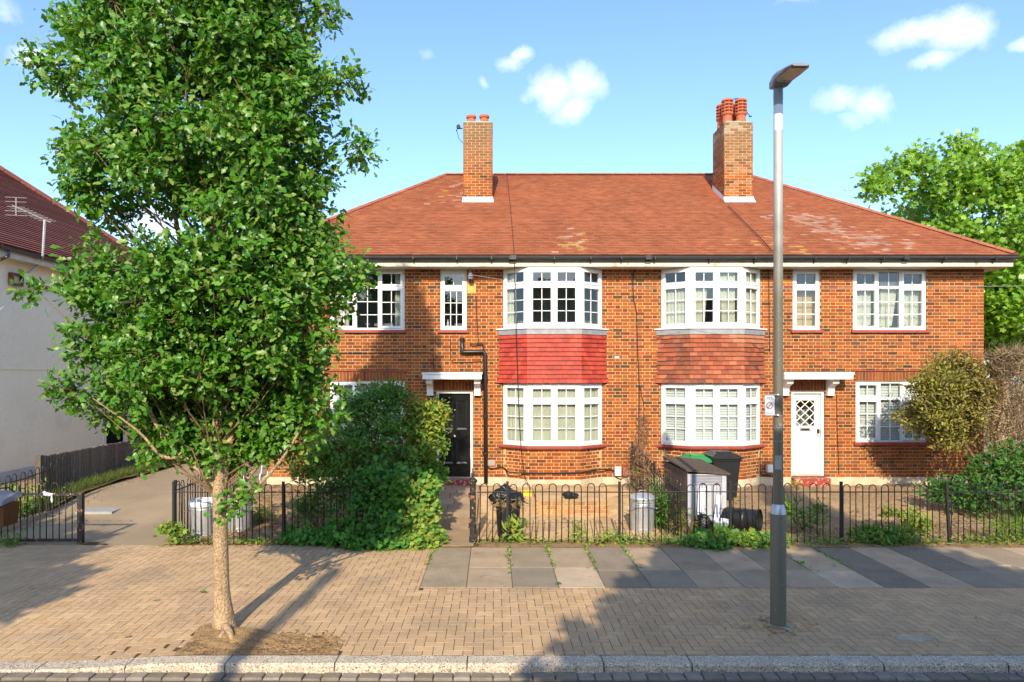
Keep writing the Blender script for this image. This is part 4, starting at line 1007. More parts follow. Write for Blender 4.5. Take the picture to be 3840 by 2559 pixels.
for k in range(5):
    b.box(PX(1829, y), PX(1857, y), y, YW + .01, PZ(1746 - k * 4.4, y), PZ(1743 - k * 4.4, y))
b.build('air_vent', M['vent'], house)
wallbox(2305, 2323, 1337, 1346, 'flash', 'wall_plate', .012)
# insulator bracket with its weathered plate
b = MB(); y = YW - .012; b.face([(PX(1752, y), y, PZ(1063, y)), (PX(1752, y), y, PZ(1101, y)), (PX(1786, y), y, PZ(1101, y)), (PX(1782, y), y, PZ(1075, y))][::-1]); b.box(PX(1752, y), PX(1785, y), y + .001, YW + .01, PZ(1100, y), PZ(1064, y))
ip = b.build('wall_patch', M['yellowpatch'], house)
b = MB(); b.tube([(PX(1763, 15.2), 15.2, PZ(985, 15.2)), (PX(1764, 15.3), 15.3, PZ(1015, 15.3)), (PX(1765, 15.32), 15.32, PZ(1030, 15.32))], .012, 6); b.lathe([(.02, -.09), (.055, -.08), (.06, -.05), (.035, -.04), (.06, -.03), (.062, .0), (.035, .01), (.05, .03), (.03, .05), (.02, .07)], (PX(1764, 15.3), 15.3, PZ(1033, 15.3)), 12)
b.build('insulator', M['lampgrey'], house)
b = MB(); b.tube([(PX(1764, 15.3), 15.3, PZ(1030, 15.3)), (PX(1980, 14.5), 14.5, PZ(1066, 14.5)), (PX(2400, 14), 14, PZ(1078, 14)), (PX(2850, 13.5), 13.5, PZ(1082, 13.5)), (PX(3300, 13.2), 13.2, PZ(1080, 13.2)), (PX(4200, 12.6), 12.6, PZ(1068, 12.6))], .0045, 5)
b.build('telephone_wire', M['cableg'], house)
# dead creeper on the wall between the bays
b = MB()
for k in range(170):
    x = PX(2405 + R.gauss(0, 12), YW); z = PZ(R.uniform(1570, 1770), YW)
    b.tube([(x, YW - .02, z), (x + R.uniform(-.06, .06), YW - .05, z + R.uniform(-.02, .1)), (x + R.uniform(-.1, .1), YW - .03, z + R.uniform(0, .18))], [.006, .005, .003], 4, vary((.22, .13, .07), .3))
b.build('dead_creeper', M['deadtwig'], house)

# ================================================================ cream house on the left
cx_ = -11.2
ch = thing('cream_house', 'cream rendered neighbouring house with brown red tiled roof', 'house', (-15, 15.3, .2))
m = MB()
m.box(-22, cx_, 15.3, 15.45, .1, 5.5)
m.box(cx_ - .15, cx_, 15.45, 19.72, .1, 5.5); m.box(cx_ - .15, cx_, 20.65, 25.0, .1, 5.5); m.box(cx_ - .15, cx_, 19.72, 20.65, 2.25, 5.5)
m.box(-22, cx_ - .15, 24.85, 25.0, .1, 5.5)
cw = m.build('wall', M['stucco'], ch)
m = MB(); m.box(cx_ - .06, cx_ - .04, 19.72, 20.65, .2, 2.25); m.build('door', M['wood'], ch)
m = MB(); m.box(cx_ - .1, cx_ + .02, 19.60, 19.72, .2, 2.3); m.box(cx_ - .1, cx_ + .02, 20.65, 20.74, .2, 2.3); m.build('door_frame', M['white'], ch)
m = MB(); m.box(cx_ + .001, cx_ + .018, 15.32, 25.0, 2.865, 2.89); m.build('band_course', M['stucco'], ch)
m = MB(); m.box(cx_ + .001, cx_ + .02, 15.3, 19.6, .30, .52); m.build('plinth', M['greyband'], ch)
m = MB(); m.box(cx_ + .001, cx_ + .05, 15.3, 19.6, .1, .298); m.build('plinth_base', M['plinth'], ch)
m = MB(); ex = -10.78
LC = [(.22, .075, .055), (.25, .085, .06), (.20, .07, .05), (.27, .10, .075)]
m.face([(ex, 14.9, 5.6), (ex, 25.4, 5.6), (-15, 20.2, 9.02)], LC[0]); m.face([(-24, 14.9, 5.6), (ex, 14.9, 5.6), (-15, 20.2, 9.02), (-24, 20.2, 9.02)], LC[0]); m.face([(ex, 25.4, 5.6), (-24, 25.4, 5.6), (-24, 20.2, 9.02), (-15, 20.2, 9.02)], LC[0])
lr = m.build('roof', M['roofdark'], ch)
m = MB(); course_rows(m, (ex, 14.9, 5.62), (ex, 25.4, 5.62), (-15, 20.2, 9.05), (-15, 20.2, 9.05), 46, LC, .032); course_rows(m, (-24, 14.9, 5.62), (ex, 14.9, 5.62), (-24, 20.2, 9.05), (-15, 20.2, 9.05), 46, LC, .032)
tag(m.build('tile_courses', M['roofdark'], lr), kind='stuff')
p, q = Vector((ex, 25.4, 5.67)), Vector((-15, 20.2, 9.1))
for i in range(16):
    a, c = p.lerp(q, i / 16), p.lerp(q, (i + .97) / 16); b = MB(); b.tube([a, c], .085, 6, vary((.26, .085, .06), .1)); b.build('hip_tile', M['roofdark'], lr)
m = MB(); m.box(ex - .12, ex - .10, 14.95, 25.3, 5.38, 5.6); fo = m.build('fascia', M['cream'], ch)
m = MB(); m.box(cx_ - .02, ex - .12, 15.0, 25.3, 5.385, 5.40); m.build('soffit', M['cream'], fo)
m = MB(); halfround(m, (ex - .04, 14.95, 5.57), (ex - .04, 25.3, 5.57), .06); m.build('gutter', M['gutter'], ch)
m = MB(); m.tube([(ex - .04, 15.25, 5.52), (ex - .04, 15.25, 5.40), (cx_ + .07, 15.05, 5.15), (cx_ + .07, 15.05, .3)], .035, 8); m.build('downpipe', M['gutter'], ch)
Xa = cx_ + .12; dm = 16.9
def lp(px, py, X_=None, d=None):
    X_ = X_ if X_ is not None else Xa; d = X_ * F / (px - VX); return (X_, d, PZ(py, d))
m = MB(); m.tube([lp(92, 1085), lp(92, 1035), lp(155, 985, -10.95), lp(160, 960, -10.72), lp(168, 825, -10.6)], .028, 8)
am = m.build('aerial_mast', M['galv'], ch)
m = MB(); A0, A1 = Vector(lp(190, 835, -10.6)), Vector(lp(45, 770, -11.3)); m.tube([A0, A1], .012, 5)
for k in range(9):
    c = A0.lerp(A1, .1 + k * .1); m.tube([c + Vector((-.18, -.05, 0)), c + Vector((.18, .05, 0))], .006, 4)
c = A0.lerp(A1, .9); m.tube([c + Vector((0, 0, -.2)), c + Vector((0, 0, .22))], .014, 4)
for dz in (-.2, -.1, .12, .22): m.tube([c + Vector((-.22, -.05, dz)), c + Vector((.22, .05, dz))], .007, 4)
m.build('aerial', M['cableg'], ch)
m = MB(); a, b2 = lp(48, 1028), lp(98, 1070)
m.box(Xa - .1, Xa, a[1], a[1] + .05, b2[2], a[2]); m.box(Xa - .1, Xa, b2[1] - .08, b2[1] - .03, b2[2], a[2]); m.box(Xa - .1, Xa, a[1], b2[1], a[2], a[2] + .04); m.box(Xa - .1, Xa, a[1], b2[1], b2[2] - .04, b2[2])
a, b2 = lp(112, 1060), lp(188, 1070); m.box(Xa - .1, Xa - .02, a[1], b2[1], a[2] - .08, a[2]); m.build('wall_bracket', M['brownplastic'], ch)
m = MB(); m.tube([lp(85, 1045), lp(55, 1090, cx_ + .02), lp(25, 1140, cx_ + .02), lp(0, 1162, cx_ + .02), lp(-40, 1180, cx_ + .02)], .010, 5); m.build('cable', M['pvc'], ch)

# ================================================================ street railings, gate, fences
YF = 11.15
hoop_path = [(0, 0, 0), (0, 0, .93)] + [(.0575 - .0575 * math.cos(a), 0, .935 + .0575 * math.sin(a)) for a in np.linspace(0.2, math.pi - .2, 7)] + [(.115, 0, .93), (.115, 0, 0)]
b = MB(); b.tube(hoop_path, .0085, 6); HOOP = b.mesh('hoop', M['iron'], True)
b = MB(); b.tube(hoop_path, .0085, 6); HOOP_OLD = b.mesh('hoop', M['oldiron'], True)
b = MB(); b.box(-.019, .019, -.019, .019, 0, 1.02); b.box(-.022, .022, -.022, .022, 1.02, 1.03); POST = b.mesh('post', M['iron'])
def railing(name_label, p0, p1, posts, skip=(), old=False, lean=None, group=None):
    p0, p1 = Vector(p0), Vector(p1); d = (p1 - p0); L_ = d.length; u = d / L_; ang = math.atan2(u.y, u.x)
    th = thing('hoop_railing', name_label, 'railing', (*p0, 0), group); rot = Matrix.Rotation(ang, 4, 'Z')
    gzz = lambda s: ground_z(*(p0 + u * s)) - .03
    s = .045; k = 0
    while s + .115 < L_:
        if all(abs(s + .057 - q) > .075 for q in posts):
            if not any(a < s < c for a, c in skip):
                pt = p0 + u * s
                jr = Matrix.Rotation(R.gauss(0, .012), 4, 'X') @ Matrix.Rotation(R.gauss(0, .008), 4, 'Y')
                inst('hoop', HOOP_OLD if old else HOOP, (pt.x, pt.y, gzz(s) + R.uniform(-.012, .012)), th, rot @ jr)
            s += .21
        else: s += .04
    b = MB(); b.tube([(*(p0 + u * (L_ * i / 8)), gzz(L_ * i / 8) + .86 + R.uniform(-.006, .006)) for i in range(9)], .010, 6); b.build('rail', M['iron'], th)
    for i, q in enumerate(posts):
        pt = p0 + u * q; ln = Matrix.Rotation((lean or {}).get(i, 0), 4, 'Y'); inst('post', POST, (pt.x, pt.y, gzz(q)), th, rot @ ln)
    return th
railing('black hoop-top railing in front of the two open dustbins, running into the ivy', (-5.24, YF), (-1.5, YF), [0.02, 1.81, 3.6])
railing('long black hoop-top railing in front of the bays and the white door', (-.27, YF), (9.6, YF), [.5, 2.33, 4.14, 5.95, 7.72, 9.5], lean={4: -.05})
railing('short rusty hoop railing running back beside the driveway from the dustbins', (-5.27, YF + .1), (-5.27, 14.6), [.06, 1.8], old=True)
railing('hoop railing running back to the house wall between the two bays', (3.10, YF + .1), (3.10, 15.3), [1.9, 4.0], old=True)
railing('hoop railing running along the driveway edge to the timber fence', (-8.62, 11.3), (-8.62, 13.85), [.05])
# cast iron gate post with finial
b = MB(); gx = PX(1780, YF)
b.lathe([(.06, -.02), (.06, .12), (.05, .13), (.05, .95), (.058, .96), (.058, .99), (.075, 1.0), (.075, 1.03), (.05, 1.05), (.02, 1.08), (.028, 1.10), (.03, 1.13), (.012, 1.17), (.008, 1.22), (0, 1.22)], (gx - .03, YF - .02, 0), 12)
b.box(gx - .1, gx - .08, YF - .06, YF + .02, .25, .32); b.box(gx - .1, gx - .08, YF - .06, YF + .02, .75, .82)
gp = thing('gate_post', 'rusty black iron gate post with a pointed finial beside the path', 'post', (gx - .03, YF - .02, 0)); b.build('shaft', M['oldiron'], gp, smooth=False)
# driveway gate leaf
gt = thing('driveway_gate', 'flaking metal hoop-top gate leaf standing at the driveway mouth', 'gate', (-6.7, 11.1, 0))
b = MB(); b.box(-6.76, -6.68, 11.08, 11.16, .0, .82); b.build('gate_stile', M['oldiron'], gt)
b = MB(); b.box(-9.2, -6.76, 11.10, 11.14, .775, .815); b.build('top_rail', M['oldiron'], gt)
b = MB(); b.box(-9.2, -6.76, 11.10, 11.14, .03, .075); b.build('bottom_rail', M['oldiron'], gt)
bar = MB(); bar.tube([(0, 0, .075), (0, 0, .775)], .0085, 6); BAR = bar.mesh('gate_bar', M['iron'], True)
hp = MB(); hp.tube([(0, 0, 0), (0, 0, .12)] + [(.055 - .055 * math.cos(a), 0, .13 + .055 * math.sin(a)) for a in np.linspace(.2, math.pi - .2, 7)] + [(.11, 0, .12), (.11, 0, 0)], .0085, 6); GH = hp.mesh('gate_hoop', M['oldiron'], True)
for k in range(23): inst('gate_bar', BAR, (-6.86 - k * .105, 11.12, 0), gt)
for k in range(11): inst('gate_hoop', GH, (-6.99 - k * .21, 11.12, .80), gt)
b = MB(); x = PX(178, 11.05)
def lump(b, c, r, seed=0, n=10):
    rr = random.Random(seed); ph = [rr.uniform(0, 6) for _ in range(6)]
    def fn(u, v):
        a, t = u * 2 * math.pi, v * math.pi; k = 1 + .18 * math.sin(3 * a + ph[0]) * math.sin(t * 2 + ph[1]) + .12 * math.sin(5 * a + ph[2] + 3 * t)
        return (c[0] + r[0] * k * math.sin(t) * math.cos(a), c[1] + r[1] * k * math.sin(t) * math.sin(a), c[2] + r[2] * k * math.cos(t))
    b.grid(fn, n * 2, n)
lump(b, (x - .02, 11.085, .80), (.075, .035, .028), 1); lump(b, (x - .075, 11.09, .835), (.03, .02, .018), 2); lump(b, (x + .05, 11.08, .73), (.016, .012, .06), 3)
tag(b.build('white_rag', M['liner'], smooth=True), 'crumpled white plastic rag tied to the driveway gate', 'rag')
# brown food caddy hooked on the gate
cd = thing('waste_caddy', 'brown waste caddy with a grey lid hooked on the driveway gate', 'bin', (-7.95, 10.9, .34))
b = MB()
def taper(b, x0, x1, y0, y1, z0, z1, ins, col=None):
    o = len(b.v); b.v += [(x0 + ins, y0 + ins, z0), (x1 - ins, y0 + ins, z0), (x1 - ins, y1 - ins, z0), (x0 + ins, y1 - ins, z0), (x0, y0, z1), (x1, y0, z1), (x1, y1, z1), (x0, y1, z1)]
    for q in ((0, 3, 2, 1), (4, 5, 6, 7), (0, 1, 5, 4), (1, 2, 6, 5), (2, 3, 7, 6), (3, 0, 4, 7)): b.f.append(tuple(o + i for i in q)); b.c.append(col)
taper(b, -8.15, -7.69, 10.72, 11.085, .35, .70, .02); b.build('body', M['brownplastic'], cd)
b = MB(); b.v = [(-8.19, 10.66, .66), (-7.67, 10.66, .70), (-7.64, 11.09, .78), (-8.19, 11.09, .80), (-8.17, 10.70, .74), (-7.69, 10.70, .76), (-7.68, 11.06, .87), (-8.17, 11.06, .88)]
b.f = [(0, 3, 2, 1), (4, 5, 6, 7), (0, 1, 5, 4), (1, 2, 6, 5), (2, 3, 7, 6), (3, 0, 4, 7)]; b.c = [None] * 6; b.build('lid', M['greyplastic'], cd)
b = MB(); b.tube([(-8.05, 10.8, .80), (-8.0, 10.9, .92), (-7.8, 10.98, .93), (-7.72, 11.0, .86)], .012, 6); b.build('handle', M['blackplastic'], cd)
# timber fence
fe = thing('timber_fence', 'weathered grey closeboard timber fence along the driveway', 'fence', (-9.26, 14, .1))
for k in range(92):
    y = 14.02 + k * .1; b = MB(); c = vary((.165, .138, .112) if y < 18 else (.17, .115, .07), .22); zt = 1.07 + R.uniform(-.012, .012)
    b.v = [(-9.28, y, .2), (-9.235, y, .2), (-9.25, y + .112, .2), (-9.28, y + .112, .2), (-9.28, y, zt), (-9.235, y, zt), (-9.25, y + .112, zt), (-9.28, y + .112, zt)]
    b.f = [(4, 5, 6, 7), (0, 1, 5, 4), (1, 2, 6, 5), (2, 3, 7, 6), (3, 0, 4, 7)]; b.c = [c] * 5; b.build('board', M['wood'], fe)
b = MB(); b.box(-9.33, -9.22, 13.90, 14.01, .05, 1.10, (.11, .09, .075)); b.build('post', M['wood'], fe)
b = MB(); b.box(-9.285, -9.225, 14.01, 23.2, .02, .2, (.13, .105, .085)); b.build('gravel_board', M['wood'], fe)
m = MB(); m.box(-8.72, -8.60, 11.2, 22, -.05, .10); m.build('driveway_edging', M['concrete'])
tag(bpy.data.objects['driveway_edging'], 'low concrete edging kerb beside the driveway verge', 'edging')
m = MB(); m.grid(lambda u, v: (-9.25 + .6 * u, 11.3 + 12 * v, ground_z(-9, 11.3 + 12 * v) + .06 + .02 * math.sin(v * 40 + u * 5)), 6, 60); tag(m.build('verge', M['dirtpatch']), 'strip of dirt and rough grass along the fence', kind='structure')
# inspection cover on the drive
b = MB(); b.tbox(-8.05, -7.35, 13.15, 13.75, .0, ground_z(-7.7, 13.45) + .012, .003); tag(b.build('inspection_cover', M['drain']), 'pale rectangular inspection cover set in the tarmac driveway', 'cover')
# far fence and shrubs at the end of the drive
ff = thing('back_fence', 'brown timber fence closing the far end of the driveway', 'fence', (-8, 29.5, .2))
for k in range(60):
    b = MB(); c = vary((.13, .085, .055), .25); b.box(-12 + k * .16, -12 + k * .16 + .15, 29.5 + (k % 2) * .015, 29.53 + (k % 2) * .015, .1, 2.0 + R.uniform(-.02, .02), c); b.build('board', M['wood'], ff)

# ================================================================ lamp post
lx, ly = 3.125, 7.49
lpst = thing('lamp_post', 'tall grey street lamp post with a flat LED head', 'lamp post', (lx, ly, 0))
b = MB(); b.lathe([(.084, 0), (.084, 1.235), (.080, 1.25), (.060, 1.32), (.0535, 1.335)], (lx, ly, 0), 24); base = b.build('base_column', M['postpaint'], lpst, smooth=True)
b = MB(); b.lathe([(.0855, 1.225), (.082, 1.252), (.0615, 1.322), (.055, 1.33)], (lx, ly, 0), 24); b.build('shoulder_ring', M['galv'], lpst, smooth=True)
b = MB(); b.lathe([(.053, 1.32), (.050, 3.0), (.0475, 5.42)], (lx, ly, 0), 20); b.build('column', M['postpaint'], lpst, smooth=True)
b = MB(); b.lathe([(.0485, 5.42), (.0485, 5.70)], (lx, ly, 0), 20); b.build('pale_collar', M['lamplight'], lpst, smooth=True)
b = MB(); b.lathe([(.0488, 5.70), (.0488, 5.76), (.0505, 5.765), (.050, 5.86), (.046, 5.90), (.056, 5.93)], (lx, ly, 0), 20); b.build('spigot', M['lampgrey'], lpst, smooth=True)
hd = MB()
# head: reaches out over the road
secs = [(ly + .10, .035, 5.94, 6.02), (ly + .06, .075, 5.90, 6.04), (ly - .05, .085, 5.885, 6.04), (ly - .14, .105, 5.915, 6.02), (ly - .26, .115, 5.905, 5.985), (ly - .48, .115, 5.89, 5.94), (ly - .55, .085, 5.89, 5.92)]
o0 = 0
for (y, w, z0, z1) in secs:
    hd.v += [(lx - w, y, z0 + .01), (lx - w * .8, y, z0), (lx + w * .8, y, z0), (lx + w, y, z0 + .01), (lx + w, y, (z0 + z1) / 2), (lx + w * .6, y, z1), (lx - w * .6, y, z1), (lx - w, y, (z0 + z1) / 2)]
for i in range(len(secs) - 1):
    for j in range(8): hd.f.append((i * 8 + j, i * 8 + (j + 1) % 8, i * 8 + 8 + (j + 1) % 8, i * 8 + 8 + j)); hd.c.append(None)
hd.f += [tuple(range(7, -1, -1)), tuple(range((len(secs) - 1) * 8, len(secs) * 8))]; hd.c += [None, None]
ho = hd.build('lamp_head', M['lampgrey'], lpst)
b = MB(); b.v = [(lx - .085, ly - .51, 5.878), (lx + .085, ly - .51, 5.878), (lx + .085, ly - .19, 5.899), (lx - .085, ly - .19, 5.899), (lx - .085, ly - .51, 5.9), (lx + .085, ly - .51, 5.9), (lx + .085, ly - .19, 5.92), (lx - .085, ly - .19, 5.92)]; b.f = [(0, 3, 2, 1), (0, 1, 5, 4), (1, 2, 6, 5), (2, 3, 7, 6), (3, 0, 4, 7)]; b.c = [None] * 5; b.build('lens', M['led'], ho)
b = MB(); b.box(lx - .075, lx - .01, ly - .175, ly - .158, 5.896, 5.912); b.box(lx + .005, lx + .07, ly - .175, ly - .158, 5.896, 5.912); b.build('lens_clip', M['lamplight'], ho)
b = MB(); b.tube([(lx, ly - .052, 2.20), (lx, ly - .06, 2.20)], .02, 8); 
for z in (2.17, 2.02, 2.53, 2.30):
    b.lathe([(.0525, -.006), (.0535, 0), (.0525, .006)], (lx, ly, z), 20)
b.build('band_clamp', M['lampgrey'], lpst)
sg = thing('street_sign', 'small pale notice with a red barred circle strapped to the lamp post', 'sign', (lx - .1, ly - .05, 2.3))
sx0, sx1, sy, sz0, sz1 = lx - .158, lx - .052, ly - .03, PZ(1556, 7.45), PZ(1484, 7.45)
b = MB(); b.box(sx0, sx1, sy, sy + .004, sz0, sz1); b.build('plate', M['signplate'], sg)
b = MB(); b.box(sx0 - .002, sx1 + .004, sy - .003, sy + .008, sz1, sz1 + .016); b.box(sx0 - .002, sx1 + .004, sy - .003, sy + .008, sz0 - .016, sz0); b.box(sx1, sx1 + .004, sy - .002, sy + .006, sz0, sz1); b.build('channel', M['lampgrey'], sg)
b = MB(); cxs, czs = (sx0 + sx1) / 2 - .002, sz0 + (sz1 - sz0) * .47
b.tube([(cxs + .030 * math.cos(a), sy - .002, czs + .036 * math.sin(a)) for a in np.linspace(0, 2 * math.pi, 21)], .0035, 4, cap=False); b.tube([(cxs - .02, sy - .002, czs - .026), (cxs + .02, sy - .002, czs + .026)], .0035, 4); b.build('barred_circle', M['ink'], sg)
b = MB(); b.lathe([(0, 0), (.028, 0)], (cxs, sy - .001, czs), 16, axis='y'); b.build('circle_field', M['pink'], sg)
b = MB()
for row, (zf, segs) in enumerate(((.90, ((.22, .34), (.40, .55), (.60, .78))), (.82, ((.08, .2), (.24, .36), (.40, .54), (.58, .92))), (.10, ((.06, .94),)), (.06, ((.1, .86),)))):
    for (a, c) in segs:
        h = .0075 if row < 2 else .003; z = sz0 + (sz1 - sz0) * zf; b.box(sx0 + (sx1 - sx0) * a, sx0 + (sx1 - sx0) * c, sy - .0012, sy - .0002, z - h / 2, z + h / 2)
b.build('lettering', M['ink'], sg)
b = MB()
for z in (sz1 + .006, sz0 - .006): b.tube([(sx1 - .005, sy - .01, z), (lx - .03, ly - .055, z)], .008, 6); b.lathe([(0, -.02), (.013, -.015), (.013, 0)], (lx - .025, ly - .05, z), 8, axis='y')
b.build('clip', M['chrome'], sg)
b = MB()
for i in range(6):
    a0, a1 = rad(-150 + i * 13), rad(-150 + (i + 1) * 13); r = .0545; z0, z1 = PZ(1762, 7.43), PZ(1709, 7.43)
    b.face([(lx + r * math.cos(a0), ly + r * math.sin(a0), z0), (lx + r * math.cos(a1), ly + r * math.sin(a1), z0), (lx + r * math.cos(a1), ly + r * math.sin(a1), z1), (lx + r * math.cos(a0), ly + r * math.sin(a0), z1)])
tag(b.build('paper_notice', M['drain']), 'faded blank grey notice wrapped round the lamp post', 'notice')
b = MB(); n = 14
pts = [(lx + (.17 + .05 * math.sin(i * 2.3) + .03 * math.sin(i * 5.1)) * math.cos(2 * math.pi * i / n), ly - .03 + (.17 + .04 * math.sin(i * 1.7 + 1)) * math.sin(2 * math.pi * i / n)) for i in range(n)]
b.prism(pts, -.01, .011); b.build('footing', M['concrete'], lpst)

# ================================================================ bins, store and clutter
def dustbin(label, loc, open_top=True, group=None, rot=0):
    x, y = loc; z0 = ground_z(x, y) - .005
    t = thing('dustbin', label, 'dustbin', (x, y, z0), group)
    def flute(a, h): return 1 + (.012 * (1 if math.cos(a * 30) > 0 else -1) if .09 < h < .44 else 0)
    b = MB(); b.lathe([(.20, 0), (.205, .01), (.198, .02), (.203, .055), (.200, .085), (.203, .09), (.215, .44), (.215, .445), (.222, .455), (.217, .47), (.222, .49), (.217, .51), (.222, .53), (.220, .57), (.230, .575), (.230, .59), (.219, .59), (.212, .56), (.19, .06), (.0, .06)], (x, y, z0), 90, wob=flute)
    bo = b.build('body', M['galv'], t, smooth=False)
    for s in (-1, 1):
        b = MB(); b.tube([(x + s * .215, y - .05, z0 + .42), (x + s * .25, y - .05, z0 + .40), (x + s * .25, y + .05, z0 + .40), (x + s * .215, y + .05, z0 + .42)], .008, 6); b.build('handle', M['galv'], bo)
    if not open_top:
        b = MB(); b.lathe([(.235, .575), (.238, .60), (.225, .615), (.13, .665), (.03, .685), (0, .685)], (x, y, z0), 36); lo = b.build('lid', M['galv'], t, smooth=True)
        b = MB(); b.tube([(x - .06, y, z0 + .67), (x - .05, y, z0 + .715), (x + .05, y, z0 + .715), (x + .06, y, z0 + .67)], .009, 6); b.build('lid_handle', M['galv'], lo)
    return t, z0
t1, z1_ = dustbin('open galvanised dustbin with a pale plastic liner beside the driveway railing', (-5.0, 11.78))
b = MB(); b.lathe([(.20, .40), (.208, .55), (.225, .592), (.236, .594), (.240, .54), (.236, .50)], (-5.0, 11.78, z1_ + .004), 30, wob=lambda a, h: 1 + .02 * math.sin(a * 7 + h * 30)); tag(b.build('bin_liner', M['liner'], smooth=True), 'pale bin liner folded over the rim of a dustbin', 'bin liner')
dustbin('open galvanised dustbin standing half behind the oak trunk', (-4.50, 12.1))
dustbin('galvanised dustbin with a domed lid behind the long railing', (2.62, 12.02), False)
# black tub full of clippings with sacks on top
z0 = ground_z(.25, 11.55); tb = thing('garden_tub', 'ribbed black plastic tub packed with garden clippings and sacks', 'bin', (.25, 11.55, z0))
b = MB()
b.lathe([(.0, .01), (.175, 0), (.205, .50), (.215, .50), (.215, .53), (.20, .53), (.19, .45), (0, .45)], (.25, 11.55, z0), 48, wob=lambda a, h: (1.08 if abs(math.cos(2 * a)) < .5 else 1) * (1 + .012 * (1 if math.cos(a * 20) > 0 else -1))); b.build('body', M['blackplastic'], tb)
b = MB(); lump(b, (.18, 11.58, z0 + .68), (.22, .17, .13), 5); lump(b, (.36, 11.6, z0 + .66), (.17, .15, .10), 6); lump(b, (.2, 11.62, z0 + .78), (.09, .08, .10), 7)
b.face([(.42, 11.5, z0 + .68), (.62, 11.5, z0 + .56), (.50, 11.55, z0 + .58)]); b.face([(-.05, 11.5, z0 + .56), (.1, 11.5, z0 + .66), (.06, 11.55, z0 + .56)])
tag(b.build('bin_bag', M['bag'], smooth=True), 'black sacks slumped over the tub of clippings', 'bag')
b = MB(); rr = random.Random(4)
for k in range(170):
    a = rr.uniform(0, 6.28); r = rr.uniform(.1, .24); x, y, z = .27 + r * math.cos(a) * 1.1, 11.55 + r * math.sin(a), z0 + .52 + rr.uniform(0, .12)
    b.tube([(x, y, z), (x + rr.uniform(-.1, .1), y + rr.uniform(-.1, .05), z + rr.uniform(-.02, .08)), (x + rr.uniform(-.16, .16), y + rr.uniform(-.16, .08), z + rr.uniform(-.2, .06))], [.005, .004, .002], 4, vary(rr.choice([(.34, .25, .13), (.22, .15, .08), (.42, .35, .2)]), .2))
tag(b.build('clippings', M['deadtwig']), 'tangle of dry clippings spilling from the black tub', 'clippings')
# raised brick bed in front of the left bay
bd = thing('brick_bed', 'low tan brick bed wall on the slope below the red tiled bay', 'wall', (1.5, 13.06, .05))
b = MB(); b.box(.84, 2.2, 13.07, 13.3, -.05, .30); b.build('core', M['mortar'], bd)
b = MB()
for k in range(4):
    x = .80 - (.11 if k % 2 else 0)
    while x < 2.2:
        a, c = max(x, .82), min(x + .205, 2.22)
        if c - a > .03:
            q = MB(); q.cbox(a, c, 13.06 + R.uniform(-.003, .003), 13.1, .02 + k * .075, .02 + k * .075 + .065, .004, vary(R.choice([(.40, .22, .09), (.36, .19, .09), (.42, .25, .11)]), .12)); q.build('brick', M['brick'], bd)
        x += .217
b = MB(); b.grid(lambda u, v: (.84 + 1.36 * u, 13.1 + 1.98 * v, .30 + .02 * math.sin(u * 9) * math.sin(v * 7) + .02 * v), 14, 14); b.build('bed_soil', M['drysoil'], bd)
# yellow tub and black boots on the bed
z = .30
b = MB(); b.cbox(.59, .81, 14.3, 14.45, .17, .31, .01); tag(b.build('yellow_box', M['yellowplastic']), 'small bright yellow box on the slope behind the black tub', 'box')
b = MB(); lump(b, (1.48, 13.5, z + .07), (.10, .07, .07), 9); lump(b, (1.60, 13.52, z + .05), (.09, .06, .05), 8); tag(b.build('black_shoes', M['blackplastic'], smooth=True), 'pair of dark shoes left on the brick bed', 'shoes')
# grey slatted bin store
st = thing('bin_store', 'grey boarded bin store with a sloping felt roof', 'bin store', (3.82, 12.2, .0))
x0, x1, y0, y1 = 3.47, 4.17, 12.2, 13.86; zt = .985
n = 8
for k in range(n):
    a = x0 + (x1 - x0) * k / n; b = MB(); b.cbox(a + .003, a + (x1 - x0) / n - .003, y0, y0 + .02, .0, zt - (.20 if 0 < k < n - 1 else .0) - .015, .004, vary((.42, .42, .46), .05)); b.build('board', M['greywood'], st)
n2 = 14
for k in range(n2):
    a = y0 + .02 + (y1 - y0 - .02) * k / n2; b = MB(); b.box(x0, x0 + .02, a + .003, a + (y1 - y0 - .02) / n2 - .003, .0, zt + .02 - .01, vary((.17, .12, .09), .15)); b.build('board', M['wood'], st)
b = MB(); b.box(x1 - .02, x1, y0 + .02, y1, 0, zt, (.36, .36, .40)); b.box(x0 + .02, x1 - .02, y1 - .02, y1, 0, zt, (.2, .15, .12)); b.build('rear_panels', M['greywood'], st)
b = MB()
for k in range(5): b.face([(x0 + .09, y0 + .002, zt - .17 + k * .028), (x1 - .09, y0 + .002, zt - .17 + k * .028), (x1 - .09, y0 + .022, zt - .145 + k * .028), (x0 + .09, y0 + .022, zt - .145 + k * .028)], (.30, .30, .33))
b.box(x0 + .085, x1 - .085, y0 + .023, y0 + .026, zt - .21, zt - .02, (.03, .03, .03)); b.box(x0 + .085, x1 - .085, y0 - .006, y0 + .004, zt - .20, zt - .18, (.44, .44, .48)); b.box(x0 + .085, x1 - .085, y0 - .006, y0 + .004, zt - .035, zt - .015, (.44, .44, .48)); b.build('louvre', M['greywood'], st)
b = MB(); rz = lambda x: zt + .035 - (x - x0) * .08
b.v = [(x0 - .03, y0 - .05, rz(x0 - .03)), (x1 + .05, y0 - .05, rz(x1 + .05)), (x1 + .05, y1 + .03, rz(x1 + .05) + .04), (x0 - .03, y1 + .03, rz(x0 - .03) + .04)]; b.v += [(p[0], p[1], p[2] + .03) for p in b.v]
b.f = [(0, 3, 2, 1), (4, 5, 6, 7), (0, 1, 5, 4), (1, 2, 6, 5), (2, 3, 7, 6), (3, 0, 4, 7)]; b.c = [None] * 6; b.build('felt_roof', M['felt'], st)
